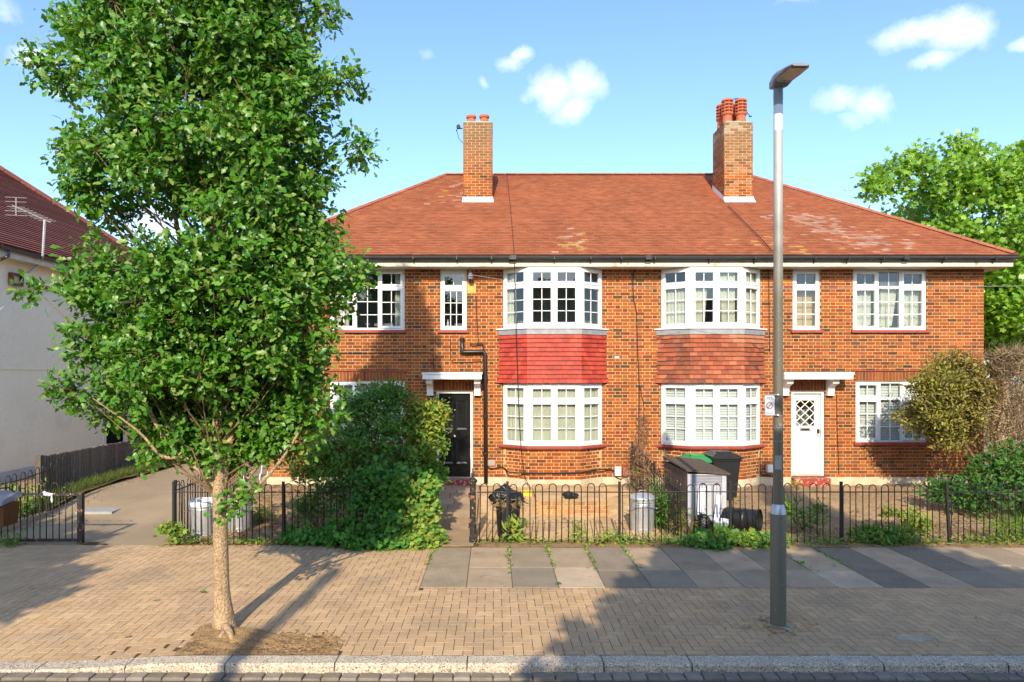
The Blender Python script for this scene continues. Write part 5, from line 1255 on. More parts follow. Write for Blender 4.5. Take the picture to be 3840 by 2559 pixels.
def wheelie(label, x, y, lidmat, h=1.0, w=.55):
    z0 = ground_z(x, y); t = thing('wheeled_bin', label, 'bin', (x, y, z0))
    b = MB(); taper(b, x - w / 2, x + w / 2, y - .30, y + .30, z0 + .06, z0 + h - .10, .06); b.box(x - w / 2 - .02, x + w / 2 + .02, y - .32, y + .32, z0 + h - .12, z0 + h - .08); b.build('body', M['blackplastic'], t)
    b = MB(); taper(b, x - w / 2 - .03, x + w / 2 + .03, y - .36, y + .33, z0 + h - .03, z0 + h - .075, .0)
    o = len(b.v); b.v += [(x - w / 2 - .03, y - .36, z0 + h - .03), (x + w / 2 + .03, y - .36, z0 + h - .03), (x + w / 2 + .03, y + .33, z0 + h - .03), (x - w / 2 - .03, y + .33, z0 + h - .03), (x - w / 2 + .08, y - .22, z0 + h + .03), (x + w / 2 - .08, y - .22, z0 + h + .03), (x + w / 2 - .08, y + .2, z0 + h + .05), (x - w / 2 + .08, y + .2, z0 + h + .05)]
    for q in ((4, 5, 6, 7), (0, 1, 5, 4), (1, 2, 6, 5), (2, 3, 7, 6), (3, 0, 4, 7)): b.f.append(tuple(o + i for i in q)); b.c.append(None)
    b.box(x - .14, x + .14, y - .18, y - .02, z0 + h + .031, z0 + h + .06)
    b.build('lid', M[lidmat], t)
    for s in (-1, 1):
        b = MB(); b.lathe([(0, -.02), (.09, -.02), (.1, 0), (.09, .02), (0, .02)], (x + s * (w / 2 - .03), y + .28, z0 + .1), 14, axis='x'); b.build('wheel', M['blackplastic'], t)
    b = MB(); b.tube([(x - .2, y + .36, z0 + h - .08), (x + .2, y + .36, z0 + h - .08)], .016, 6); b.build('handle', M['blackplastic'], t)
wheelie('black wheeled bin with a peaked black lid behind the grey store', 4.74, 14.15, 'blackplastic', .93)
wheelie('low wheeled bin with a bright green lid behind the grey store', 4.22, 14.25, 'greenplastic', .84, .46)
# bag, bucket, boards, barrel
b = MB(); lump(b, (3.62, 11.82, .15), (.16, .14, .15), 12, 14); b.tube([(3.6, 11.8, .28), (3.58, 11.79, .36)], [.04, .02], 7); tag(b.build('refuse_sack', M['bag'], smooth=True), 'knotted black refuse sack on the ground before the grey store', 'bag')
bk = thing('bucket', 'white plastic bucket with a dark rim band beside the refuse sack', 'bucket', (3.93, 11.75, 0))
b = MB(); b.lathe([(0, .0), (.115, 0), (.138, .20), (.146, .20), (.146, .22), (.14, .22), (.142, .25), (.135, .25), (.11, .03), (0, .03)], (3.93, 11.75, 0), 28); b.build('body', M['liner'], bk)
b = MB(); b.lathe([(.142, .135), (.150, .15), (.150, .20), (.148, .225)], (3.93, 11.75, 0), 28); b.build('rim_band', M['lampgrey'], bk)
b = MB(); b.tube([(3.93 - .14, 11.75, .2), (3.93 - .08, 11.63, .12), (3.93 + .08, 11.63, .12), (3.93 + .14, 11.75, .2)], .004, 5); b.build('handle', M['chrome'], bk)
for (xa, xb, lean, h, lab) in ((3.56, 3.68, .10, .72, 'white offcut board leaning left on the front of the grey store'), (3.86, 3.95, .12, .60, 'narrow white board with a hole leaning on the grey store')):
    b = MB(); b.v = [(xa, 12.0, .03), (xb, 12.0, .03), (xb + lean, 12.185, h), (xa + lean, 12.185, h)]; b.v += [(p[0], p[1] - .015, p[2]) for p in b.v]; b.f = [(0, 1, 2, 3), (7, 6, 5, 4), (0, 4, 5, 1), (1, 5, 6, 2), (2, 6, 7, 3), (3, 7, 4, 0)]; b.c = [None] * 6
    tag(b.build('board_offcut', M['pvc']), lab, 'board')
br = thing('plastic_barrel', 'ribbed black plastic barrel lying on its side', 'barrel', (4.4, 12.0, .2))
b = MB(); b.lathe([(0, 0), (.16, 0), (.175, .02), (.178, .12), (.188, .14), (.178, .16), (.186, .34), (.195, .36), (.186, .38), (.192, .56), (.205, .58), (.205, .61), (.192, .61), (.18, .3), (.165, .03), (0, .03)], (4.08, 12.05, .20), 36, axis='x'); b.xform(Matrix.Translation((4.4, 12.05, .2)) @ Matrix.Rotation(rad(-38), 4, 'Z') @ Matrix.Translation((-4.4, -12.05, -.2))); o = b.build('shell', M['blackplastic'], br, smooth=False)
# walking frame by the corner of the house
wk = thing('walking_frame', 'wheeled walking frame parked by the corner of the brick house', 'walking frame', (-5.6, 16.3, .25))
gzw = ground_z(-5.6, 16.4)
for s, nm in ((-1, 'a'), (1, 'b')):
    xx = -5.62 + s * .19
    b = MB(); b.tube([(xx, 15.95, gzw + .1), (xx, 16.05, gzw + .5), (xx, 16.2, gzw + .84), (xx, 16.0, gzw + .88)], .014, 7); b.tube([(xx, 16.5, gzw + .1), (xx, 16.2, gzw + .5)], .014, 7); b.tube([(xx, 16.0, gzw + .3), (xx, 16.4, gzw + .25)], .012, 6); b.build('side_frame', M['chrome'], wk)
    b = MB(); b.tube([(xx, 15.98, gzw + .88), (xx, 15.86, gzw + .87)], .02, 8); b.build('hand_grip', M['pvc'], wk)
    for yy in (15.95, 16.5):
        b = MB(); b.lathe([(.075, -.018), (.095, -.012), (.095, .012), (.075, .018), (.075, -.018)], (xx, yy, gzw + .098), 18, axis='x'); wo = b.build('wheel', M['pvc'], wk)
        b = MB()
        for k in range(5): a = k * 2 * math.pi / 5; b.tube([(xx, yy, gzw + .098), (xx, yy + .075 * math.cos(a), gzw + .098 + .075 * math.sin(a))], .008, 4)
        b.build('spokes', M['blackplastic'], wo)
b = MB(); b.box(-5.8, -5.44, 16.02, 16.3, gzw + .5, gzw + .53); b.tube([(-5.81, 16.2, gzw + .84), (-5.43, 16.2, gzw + .84)], .012, 6); b.build('seat', M['blackplastic'], wk)
# path slabs to the black door
ph = MB(); ph.grid(lambda u, v: (-1.28 + .98 * u, 10.9 + 4.4 * v, ground_z(-.8, 10.9 + 4.4 * v) + .008), 2, 24)
po_ = tag(ph.build('garden_path', M['bed']), 'tan slab path leading up to the black front door', kind='structure')
y = 10.92; k = 0
while y < 15.2:
    h = .40; spl = .5 if k % 2 else .38
    for (a, c) in ((-1.27, -1.27 + .96 * spl), (-1.27 + .96 * spl, -.31)):
        q = MB(); za, zb = ground_z(-.8, y) + .012, ground_z(-.8, y + h) + .012; cl = vary((.37, .26, .155), .1); g = .006
        q.v = [(a + g, y + g, za - .02), (c - g, y + g, za - .02), (c - g, y + h - g, zb - .02), (a + g, y + h - g, zb - .02), (a + g, y + g, za + .006), (c - g, y + g, za + .006), (c - g, y + h - g, zb + .006), (a + g, y + h - g, zb + .006)]
        q.f = [(4, 5, 6, 7), (0, 1, 5, 4), (1, 2, 6, 5), (2, 3, 7, 6), (3, 0, 4, 7)]; q.c = [cl] * 5; q.build('slab', M['slab'], po_)
    y += h; k += 1

# ================================================================ trees and plants
def interp(tab, z, i):
    for a, c in zip(tab[:-1], tab[1:]):
        if a[0] <= z <= c[0]: t = (z - a[0]) / (c[0] - a[0]); return a[i] + (c[i] - a[i]) * t
    return tab[0][i] if z < tab[0][0] else tab[-1][i]
def limb(b, p0, p1, r0, r1, sag=0, n=6, rng=R, sides=6):
    p0, p1 = Vector(p0), Vector(p1); L_ = (p1 - p0).length
    pts = []
    for i in range(n):
        t = i / (n - 1); p = p0.lerp(p1, t); p.z += sag * L_ * (t * t - t); p += Vector((rng.gauss(0, 1), rng.gauss(0, 1), rng.gauss(0, 1))) * .02 * L_ * math.sin(math.pi * t); pts.append(p)
    b.tube(pts, [r0 + (r1 - r0) * i / (n - 1) for i in range(n)], sides)
def ell_points(c, r, n, rng, bias=.35):
    d = nrm(rng.normal(size=(n, 3))); k = rng.random((n, 1)) ** bias
    return np.array(c) + d * k * np.array(r), d
def build_tree(name, label, cat, base, stems, boughs, per_bough, per_clu, tmpl, size, spread, pal, mat, attach, n_ind=0, keep=None, seed=1, parts=('trunk', 'crown'), bark='bark', group=None, twigs=True, leafname='leaf', twr=.006, randn=.55):
    rng = np.random.default_rng(seed); rr = random.Random(seed)
    t = thing(name, label, cat, base, group)
    b = MB()
    for (pts, rs) in stems:                                     # smooth the stem path
        P = [Vector(p) for p in pts]; q, r = [], []
        for i in range(len(P) - 1):
            p0, p1, p2, p3 = P[max(i - 1, 0)], P[i], P[i + 1], P[min(i + 2, len(P) - 1)]
            for k in range(5):
                s = k / 5; q.append(.5 * ((2 * p1) + (p2 - p0) * s + (2 * p0 - 5 * p1 + 4 * p2 - p3) * s * s + (3 * p1 - p0 - 3 * p2 + p3) * s ** 3)); r.append(rs[i] + (rs[i + 1] - rs[i]) * s)
        q.append(P[-1]); r.append(rs[-1]); b.tube(q, r, 14)
    tr = b.build(parts[0], M[bark], t, smooth=True)
    br = MB(); CC, DD = [], []
    for (c, r) in boughs:
        n = max(3, int(per_bough * (r[0] * r[1] * r[2]) ** (2 / 3) / .12)) if per_bough < 0 else per_bough
        n = max(4, int(abs(n) * min(1, (r[0] / .27) ** 2)))
        P, D = ell_points(c, r, n, rng)
        if keep is not None:
            k = keep(P); P, D = P[k], D[k]
        if not len(P): continue
        a = attach(c, rr); limb(br, a, c, .007 + .016 * r[0], .004, .12, 6, rr, 5)
        if twigs:
            for p in P[:: 2]: limb(br, Vector(c), p, twr, twr * .4, 0, 3, rr, 3)
        CC.append(P); DD.append(nrm(D * .8 + np.array([0, 0, .35])))
    if br.v: br.build('limbs', M['twig' if bark == 'bark' else bark], tr, smooth=True)
    C, D = np.concatenate(CC), np.concatenate(DD)
    Rm, T, sc, own = rosettes(C, D, per_clu, spread, size, rng, randn=randn)
    if callable(pal): cols = pal(T, rng)
    else:
        cols = leaf_cols(len(T), pal, .2, rng); cl = leaf_cols(len(C), pal, .1, rng)[own]; cols = cols * .5 + cl * .5
    sel = np.zeros(len(T), bool)
    if n_ind:
        dist = np.linalg.norm(T - np.array([0, 0, CZ]), axis=1); vis = np.abs(T[:, 0] / T[:, 1]) < .72
        idx = np.argsort(dist + (~vis) * 1e3)[:n_ind]; sel[idx] = True
    co = finish(bpy.data.objects.new(parts[1], leaf_mesh(parts[1], tmpl, Rm[~sel], T[~sel], sc[~sel], cols[~sel], mat)), t)
    if n_ind:
        vm = []
        for q in range(12):
            vm.append(leaf_mesh(leafname, tmpl, np.eye(3)[None], np.zeros((1, 3)), np.ones(1), cols[rng.integers(0, len(cols))][None], mat))
        for i in np.where(sel)[0]:
            w = Matrix.Translation(T[i]) @ Matrix([list(row) for row in Rm[i]]).to_4x4() @ Matrix.Scale(float(sc[i]), 4)
            finish(bpy.data.objects.new(leafname, vm[rng.integers(0, 12)]), co, w)
    return t
# dry stems caught in the railing between the bays
b = MB(); rg = random.Random(66)
for k in range(520):
    y = rg.uniform(12.3, 15.3); z = ground_z(3.1, y) + rg.uniform(0, 1.0) * min(1, (y - 11.6) / 2.2); x = 3.1 + rg.gauss(0, .07)
    b.tube([(x, y, z), (x + rg.gauss(0, .06), y + rg.gauss(0, .08), z + rg.uniform(0, .12)), (x + rg.gauss(0, .1), y + rg.gauss(0, .12), z + rg.uniform(-.05, .22))], [.006, .005, .002], 3, vary(rg.choice([(.26, .15, .08), (.36, .22, .12), (.18, .10, .06)]), .25))
tag(b.build('dry_stems', M['deadtwig']), 'tangle of dry creeper stems caught in the railing between the bays', 'creeper')
# ---- the oak on the pavement: outline measured at the trunk's distance (height, left, right)
OT = [(1.75, -3.7, -2.4), (2.19, -4.1, -2.0), (2.57, -4.5, -1.70), (3.13, -4.42, -1.63), (3.78, -4.72, -1.50), (4.16, -4.61, -1.58), (4.67, -4.72, -1.66), (5.19, -4.80, -1.52), (5.85, -4.66, -1.62), (6.13, -4.80, -1.76), (6.78, -4.55, -1.95), (7.4, -4.0, -1.95), (8.1, -3.55, -2.0), (8.8, -3.2, -2.2), (9.6, -2.95, -2.6)]
ox, oy = -2.90, 7.36
rg = random.Random(21); oak_b = []
def oak_fill(n, rmin, rmax, fmin, fmax):
    for i in range(n):
        z = 1.95 + 7.55 * ((i + rg.random()) / n) ** 1.12
        l, r = interp(OT, z, 1), interp(OT, z, 2); c, hw = (l + r) / 2 + .05, (r - l) / 2 * .92; a = i * 2.399963 + rg.uniform(-.25, .25); k = rg.uniform(fmin, fmax)
        s = rg.uniform(rmin, rmax) * min(1, hw / 1.2); x = c + (hw - s * .75) * k * math.cos(a); y = oy + (hw - s * .9) * k * math.sin(a) * .62
        if y < oy + .1 and z < 2.6: y = oy + rg.uniform(.1, .5)
        if math.hypot(x + 3.58, z - 4.30) < .42 or math.hypot(x + 3.05, z - 5.62) < .25: continue
        oak_b.append(((x, y, z), (s, s, s * .85)))
oak_fill(170, .25, .38, .80, 1.0); oak_fill(80, .3, .42, .15, .75)
for (x, z, s) in ((-4.95, 3.68, .12), (-4.72, 3.66, .16), (-4.8, 6.10, .18), (-4.62, 6.0, .28), (-1.45, 3.82, .17), (-1.62, 3.72, .25), (-1.50, 5.25, .2), (-1.55, 5.9, .2), (-4.75, 5.2, .22), (-4.7, 6.65, .2), (-4.5, 2.6, .25), (-4.3, 2.35, .25), (-3.80, 1.92, .17), (-1.85, 2.4, .3), (-2.2, 2.1, .28), (-3.3, 2.15, .25), (-4.4, 3.1, .3), (-1.8, 6.7, .2)):
    oak_b.append(((x, oy + rg.uniform(-.1, .35), z), (s, s, s * .8)))
oak_b.append(((-2.74, oy - .12, 1.33), (.12, .09, .12))); oak_b.append(((-2.6, oy - .1, 1.52), (.07, .07, .07))); oak_b.append(((-2.95, oy - .1, 1.86), (.07, .07, .07)))
oak_stems = [([(ox + .0, oy, -.04), (ox - .005, oy, .12), (ox - .03, oy, .45), (ox - .045, oy, 1.2), (ox - .06, oy, 1.8), (ox - .10, oy + .03, 2.8), (ox - .13, oy, 4.2), (ox - .08, oy - .02, 6.2), (ox + .05, oy, 8.2), (ox + .12, oy, 9.4)], [.155, .112, .082, .074, .068, .050, .042, .030, .02, .006]),
             ([(ox - .05, oy, 1.35), (ox + .02, oy + .03, 1.9), (ox + .10, oy + .05, 2.5), (ox + .2, oy + .1, 3.6), (ox + .42, oy + .1, 5.4), (ox + .55, oy, 7.0)], [.05, .046, .04, .034, .024, .008]),
             ([(ox - .09, oy - .02, 1.55), (ox - .30, oy - .05, 1.78), (ox - .62, oy - .1, 2.12), (ox - .95, oy - .15, 2.9), (ox - 1.15, oy - .15, 3.9)], [.036, .032, .026, .018, .006]),
             ([(ox - .40, oy - .06, 1.88), (ox - .62, oy - .1, 1.88), (ox - .85, oy - .15, 2.15), (ox - 1.3, oy - .2, 2.5)], [.018, .017, .013, .005]),
             ([(ox + .0, oy, 1.30), (ox + .16, oy + .1, 1.55), (ox + .45, oy + .2, 2.0), (ox + .75, oy + .2, 2.9), (ox + .95, oy + .1, 4.4)], [.028, .026, .022, .016, .006]),
             ([(ox + .02, oy + .02, 1.25), (ox + .22, oy + .05, 1.42), (ox + .62, oy + .05, 1.85), (ox + .95, oy, 2.4)], [.026, .024, .018, .006]),
             ([(ox - .1, oy + .03, 2.6), (ox - .4, oy + .1, 3.6), (ox - .7, oy + .2, 5.0), (ox - .8, oy + .1, 6.6)], [.035, .028, .02, .006])]
def oak_attach(c, rr):
    z = max(1.45, c[2] - rr.uniform(.7, 1.3)); k = .25 * min(1, (z - 1.4) / 1.5)
    return (ox - .08 + (c[0] - ox) * k, oy + (c[1] - oy) * k, z)
def oak_keep(P):
    d1 = np.hypot((P[:, 0] + 3.58) / .20, (P[:, 2] - 4.28) / .30); d2 = np.hypot((P[:, 0] + 3.03) / .13, (P[:, 2] - 5.62) / .2)
    return (d1 > 1) & (d2 > 1)
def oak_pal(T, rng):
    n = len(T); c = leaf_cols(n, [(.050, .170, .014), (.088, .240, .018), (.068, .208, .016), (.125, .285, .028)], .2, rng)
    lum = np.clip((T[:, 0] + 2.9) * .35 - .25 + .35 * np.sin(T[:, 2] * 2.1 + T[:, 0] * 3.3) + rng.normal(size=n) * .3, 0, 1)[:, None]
    m_ = rng.random((n, 1)) < .16 + .26 * lum  # sunlit highlights painted as paler yellow-green leaves, more of them to the right
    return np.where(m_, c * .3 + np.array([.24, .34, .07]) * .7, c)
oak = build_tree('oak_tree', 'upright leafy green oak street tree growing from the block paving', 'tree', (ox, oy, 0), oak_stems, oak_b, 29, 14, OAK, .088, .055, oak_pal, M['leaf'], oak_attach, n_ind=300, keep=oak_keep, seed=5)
# exposed root
b = MB(); b.tube([(ox + .02, oy - .06, .06), (ox + .10, oy - .17, .075), (ox + .17, oy - .26, .05), (ox + .21, oy - .33, -.01)], [.05, .04, .03, .018], 9); b.tube([(ox + .08, oy - .15, .07), (ox + .07, oy - .26, .03), (ox + .05, oy - .32, -.01)], [.03, .022, .012], 8)
b.build('root', M['bark'], bpy.data.objects['trunk'], smooth=True)
# a second street oak further along, out of the picture to the right; its shade falls on the right of the house
o2 = copy_tree(oak, Matrix.Translation((9.35, 7.6, 0)) @ Matrix.Rotation(2.1, 4, 'Z') @ Matrix.Scale(.88, 4)); o2['label'] = 'second upright oak street tree beyond the lamp post'
# ---- bright tree behind the right end of the house
rg = random.Random(3); mb_ = []
for i in range(135):
    d = Vector((rg.gauss(0, 1), rg.gauss(0, 1), rg.gauss(0, 1))).normalized(); k = rg.uniform(.7, 1) if i % 4 else rg.uniform(.2, .7); s = rg.uniform(.6, 1.05)
    x, y, z = 17.6 + d.x * 5.4 * k, 23.6 + d.y * 4.2 * k, 6.6 + d.z * 3.3 * k
    mb_.append(((x, y, z), (s, s, s * .75)))
for (px, py, s) in ((3190, 745, .35), (3250, 705, .45), (3300, 690, .5), (3380, 640, .5), (3450, 600, .45), (3460, 680, .8), (3600, 560, .4), (3605, 620, .6), (3700, 620, .7), (3790, 640, .7), (3830, 590, .5), (3560, 720, .9), (3750, 1200, .8), (3800, 1050, .9), (3740, 1110, .6), (3790, 900, .9), (3730, 1280, .5)):
    y = rg.uniform(21.2, 23); mb_.append(((PX(px, y), y, PZ(py, y)), (s, s, s * .8)))
def mkeep(P): return (P[:, 0] > 11.75) | (P[:, 2] > 9.3 - .0 * P[:, 0])
def mpal(T, rng):
    c = leaf_cols(len(T), [(.145, .31, .02), (.115, .265, .018), (.185, .355, .026), (.23, .38, .032)], .18, rng); return c
build_tree('maple_tree', 'broad bright green tree rising behind the right end of the brick house', 'tree', (17.5, 23.6, 0), [([(17.5, 23.6, 0), (17.5, 23.6, 1.5), (17.4, 23.6, 4), (17.2, 23.5, 7), (17, 23.4, 9)], [.32, .26, .22, .12, .03])], mb_, 40, 8, MAPLE, .19, .15, mpal, M['leaf'], lambda c, rr: (17.4 + (c[0] - 17.4) * .15, 23.6 + (c[1] - 23.6) * .15, max(2.5, c[2] - rr.uniform(1, 2))), keep=mkeep, seed=9, twigs=False)
# ---- evergreen shrub by the black door
def spal(T, rng):
    n = len(T); c = leaf_cols(n, [(.080, .20, .025), (.11, .255, .034), (.066, .165, .025), (.145, .29, .04)], .25, rng)
    y = np.clip((T[:, 0] + 1.75) * 1.5, 0, 1) * np.clip((T[:, 2] - 1.25) * 1.6, 0, 1) + .5 * np.clip((-2.9 - T[:, 0]) * 2, 0, 1)  # sunlight on the upper right put into the leaf colour as yellow
    m_ = (rng.random(n) < y * .8)[:, None]; return np.where(m_, c * .25 + np.array([.34, .36, .05]) * .75, c)
sb = [((-2.2, 11.85, 1.15), (.65, .4, .5)), ((-1.6, 11.85, 1.45), (.6, .4, .45)), ((-2.7, 12.0, 1.5), (.6, .45, .45)), ((-2.75, 12.0, .75), (.5, .4, .4)), ((-2.05, 12.5, 2.05), (.75, .6, .55)), ((-2.5, 12.5, 1.75), (.7, .6, .55)), ((-1.6, 12.5, 1.95), (.6, .5, .5)), ((-1.25, 12.4, 1.95), (.35, .3, .33)), ((-1.02, 12.35, 2.05), (.20, .2, .22)), ((-1.15, 12.3, 1.6), (.3, .3, .25)), ((-2.0, 12.3, 1.3), (.85, .6, .5)), ((-1.45, 12.2, 1.15), (.5, .45, .45)), ((-1.1, 12.15, .95), (.25, .25, .2)),
      ((-2.9, 12.55, 1.25), (.5, .5, .4)), ((-3.25, 12.6, 1.15), (.35, .3, .3)), ((-3.5, 12.6, .98), (.2, .2, .18)), ((-2.3, 12.2, .8), (.6, .5, .4)), ((-1.7, 11.9, .85), (.6, .4, .4)), ((-1.9, 12.4, 2.38), (.35, .35, .22)), ((-2.45, 12.5, 2.15), (.35, .35, .28))]
build_tree('evergreen_shrub', 'large glossy evergreen shrub beside the black door, its sunlit side coloured yellow', 'shrub', (-2.0, 12.5, 0), [([(-2.0, 12.6, 0), (-2.05, 12.6, .5), (-2.1, 12.5, 1.2), (-2.0, 12.5, 1.9)], [.06, .05, .035, .01]), ([(-1.9, 12.55, 0), (-1.7, 12.5, .7), (-1.4, 12.4, 1.6)], [.045, .035, .01]), ([(-2.1, 12.6, 0.1), (-2.6, 12.6, .7), (-3.2, 12.6, 1.1)], [.04, .03, .01])],
           sb, 85, 9, OVAL, .092, .055, spal, M['leaf2'], lambda c, rr: (-2.0 + (c[0] + 2) * .4, 12.55, max(.3, c[2] - .7)), seed=13, parts=('stem', 'foliage'), bark='twig', twr=.004)
# ivy swallowing the railing under it
def ivpal(T, rng):
    n = len(T); c = leaf_cols(n, [(.07, .225, .034), (.10, .275, .044), (.06, .19, .032), (.125, .30, .046)], .22, rng)
    y = np.clip((T[:, 0] + 1.62) * 2.6, 0, 1) * np.clip(1.3 - T[:, 2] * .7, .2, 1); m_ = (rng.random(n) < y * .75)[:, None]; return np.where(m_, c * .3 + np.array([.32, .38, .07]) * .7, c)  # lit lower right of the mound painted in with yellow leaves
ib = [((-1.55, 11.3, .55), (.6, .35, .5)), ((-2.1, 11.3, .4), (.6, .35, .4)), ((-1.35, 11.25, .9), (.45, .3, .3)), ((-1.2, 11.2, .35), (.35, .35, .4)), ((-1.5, 10.95, .2), (.55, .3, .25)), ((-2.2, 11.0, .12), (.6, .28, .18)), ((-2.8, 11.1, .08), (.5, .2, .12)), ((-1.85, 11.35, .95), (.5, .3, .35)), ((-1.1, 10.95, .12), (.28, .28, .14)), ((-1.9, 10.85, .05), (.5, .2, .10)), ((-3.2, 11.2, .06), (.25, .12, .09))]
build_tree('ivy', 'mound of green ivy swallowing the railing by the path, its sunlit side coloured yellow', 'ivy', (-1.7, 11.2, 0), [([(-1.6, 11.4, 0), (-1.6, 11.35, .5), (-1.5, 11.3, 1.0)], [.03, .02, .008])], ib, 150, 6, IVY, .085, .04, ivpal, M['leaf2'], lambda c, rr: (-1.6, 11.35, .2), seed=17, parts=('stem', 'foliage'), bark='twig', twigs=False, keep=lambda P: P[:, 2] > .0, randn=.4)
# ---- hedges on the right
def hpal(T, rng):
    n = len(T); c = leaf_cols(n, [(.26, .25, .04), (.17, .18, .035), (.34, .31, .055), (.14, .11, .045)], .25, rng); br_ = np.clip((T[:, 0] - 8.9) * .9, 0, 1); m_ = (rng.random(n) < br_ * .8)[:, None]; return np.where(m_, np.array([.20, .13, .06]) * rng.uniform(.6, 1.3, (n, 1)), c)
hb = []
rg = random.Random(8)
for i in range(80):
    d = Vector((rg.gauss(0, 1), rg.gauss(0, 1), rg.gauss(0, 1))).normalized(); k = rg.uniform(.6, 1.0) if i % 7 else rg.uniform(1.05, 1.2); s = rg.uniform(.2, .3) if i % 7 else rg.uniform(.12, .18)
    hb.append(((9.15 + d.x * .82 * k, 13.75 + d.y * .55 * k, 2.22 + d.z * .82 * k), (s, s, s * .9)))
build_tree('clipped_hedge', 'rounded yellow green hedge bush in front of the far right window', 'hedge', (9.5, 13.8, .1), [([(9.95, 13.8, 0), (9.9, 13.8, .7), (9.8, 13.8, 1.4), (9.5, 13.8, 2.0)], [.06, .05, .04, .015]), ([(9.9, 13.8, .8), (9.5, 13.8, 1.4), (9.0, 13.75, 2.2)], [.035, .03, .01])], hb, 34, 8, OVAL, .075, .06, hpal, M['leaf2'], lambda c, rr: (9.5 + (c[0] - 9.5) * .2, 13.8, 1.6 + (c[2] - 2.2) * .3), seed=19, parts=('stem', 'foliage'), bark='twig', twr=.004)
dh = thing('dead_hedge', 'bare brown dead hedge beyond the corner of the brick house', 'hedge', (11, 13.6, .1))
b = MB(); rg = random.Random(5)
for k in range(7500):
    x, y, z = rg.uniform(9.75, 12.6), 13.0 + abs(rg.gauss(0, .45)), rg.uniform(1.0, 3.18)
    if rg.random() < .35: z = rg.uniform(2.7, 3.2) + .04 * math.sin(x * 5)
    L_ = rg.uniform(.10, .30); d = Vector((rg.gauss(0, .7), rg.gauss(-.35, .5), rg.gauss(.5, .5))).normalized() * L_
    e_ = Vector((rg.gauss(0, .04), rg.gauss(0, .04), rg.gauss(0, .04)))
    b.tube([(x, y, z), tuple(Vector((x, y, z)) + d * .5 + e_), tuple(Vector((x, y, z)) + d)], [.007, .005, .002], 3, vary(rg.choice([(.28, .20, .11), (.21, .145, .08), (.36, .27, .16), (.15, .10, .055)]), .25), cap=False)
tw = b.build('twigs', M['deadtwig'], dh); tw['kind'] = 'stuff'
b = MB()
for x in (10.0, 10.7, 11.4, 12.2): limb(b, (x, 13.6, 0), (x + rg.uniform(-.2, .2), 13.5, 2.6), .04, .012, 0, 6, rg, 6)
for k in range(60):
    x = rg.uniform(9.9, 12.4); limb(b, (x, 13.5, rg.uniform(.6, 1.6)), (x + rg.uniform(-.5, .5), 13.4 + rg.uniform(-.4, .3), rg.uniform(2.2, 3.0)), .014, .005, 0, 5, rg, 4)
b.build('stem', M['twig'], dh)
n = 2600; rng = np.random.default_rng(31); T = np.stack([rng.uniform(9.7, 12.6, n), 12.95 + np.abs(rng.normal(0, .35, n)), rng.uniform(1.0, 3.2, n)], 1)
d = nrm(rng.normal(size=(n, 3))); nn_ = nrm(rng.normal(size=(n, 3)) + np.array([0, -.4, .4]))
fo = finish(bpy.data.objects.new('dry_leaves', leaf_mesh('dry_leaves', OVAL, frames(d, nn_), T, rng.uniform(.03, .06, n), leaf_cols(n, [(.20, .13, .06), (.13, .09, .045), (.20, .18, .06), (.28, .2, .1)], .25, rng), M['leaf2'])), dh); fo['kind'] = 'stuff'
lb = [((9.3, 12.9, .85), (.45, .4, .35)), ((9.7, 12.7, 1.05), (.5, .45, .4)), ((10.2, 12.7, .8), (.6, .5, .6)), ((10.9, 12.7, .9), (.6, .5, .7)), ((9.0, 12.9, .45), (.35, .35, .25)), ((9.7, 12.4, .5), (.5, .4, .4)), ((10.4, 12.3, .4), (.6, .4, .4)), ((11.5, 12.6, .9), (.6, .5, .7)), ((8.6, 13.2, .5), (.22, .2, .15))]
build_tree('laurel_bush', 'dark green broad leaved bush under the dead hedge', 'shrub', (10, 12.8, 0), [([(10, 12.9, 0), (10, 12.85, .6), (10, 12.8, 1.1)], [.05, .04, .01])], lb, 62, 7, OVAL, .125, .07, [(.04, .13, .02), (.06, .17, .026), (.08, .21, .03), (.03, .09, .018)], M['leaf2'], lambda c, rr: (10, 12.9, .3), seed=23, parts=('stem', 'foliage'), bark='twig', twigs=False, keep=lambda P: P[:, 2] > .02)
# ---- shrubs at the end of the drive
rg = random.Random(14); eb = [((-10.5 + rg.uniform(0, 5), 27.5 + rg.uniform(-1, 1.2), rg.uniform(.6, 3.4)), (.8, .7, .6)) for i in range(34)]
build_tree('driveway_shrub', 'dark overgrown shrubbery at the far end of the driveway', 'shrub', (-8, 27.5, .2), [([(-8, 27.6, .2), (-8, 27.6, 1.5), (-8.2, 27.5, 2.8)], [.1, .08, .02])], eb, 34, 6, OVAL, .16, .13, [(.03, .075, .014), (.05, .11, .02), (.075, .13, .025)], M['leaf'], lambda c, rr: (-8, 27.6, 1.0), seed=27, parts=('stem', 'foliage'), bark='twig', twigs=False)

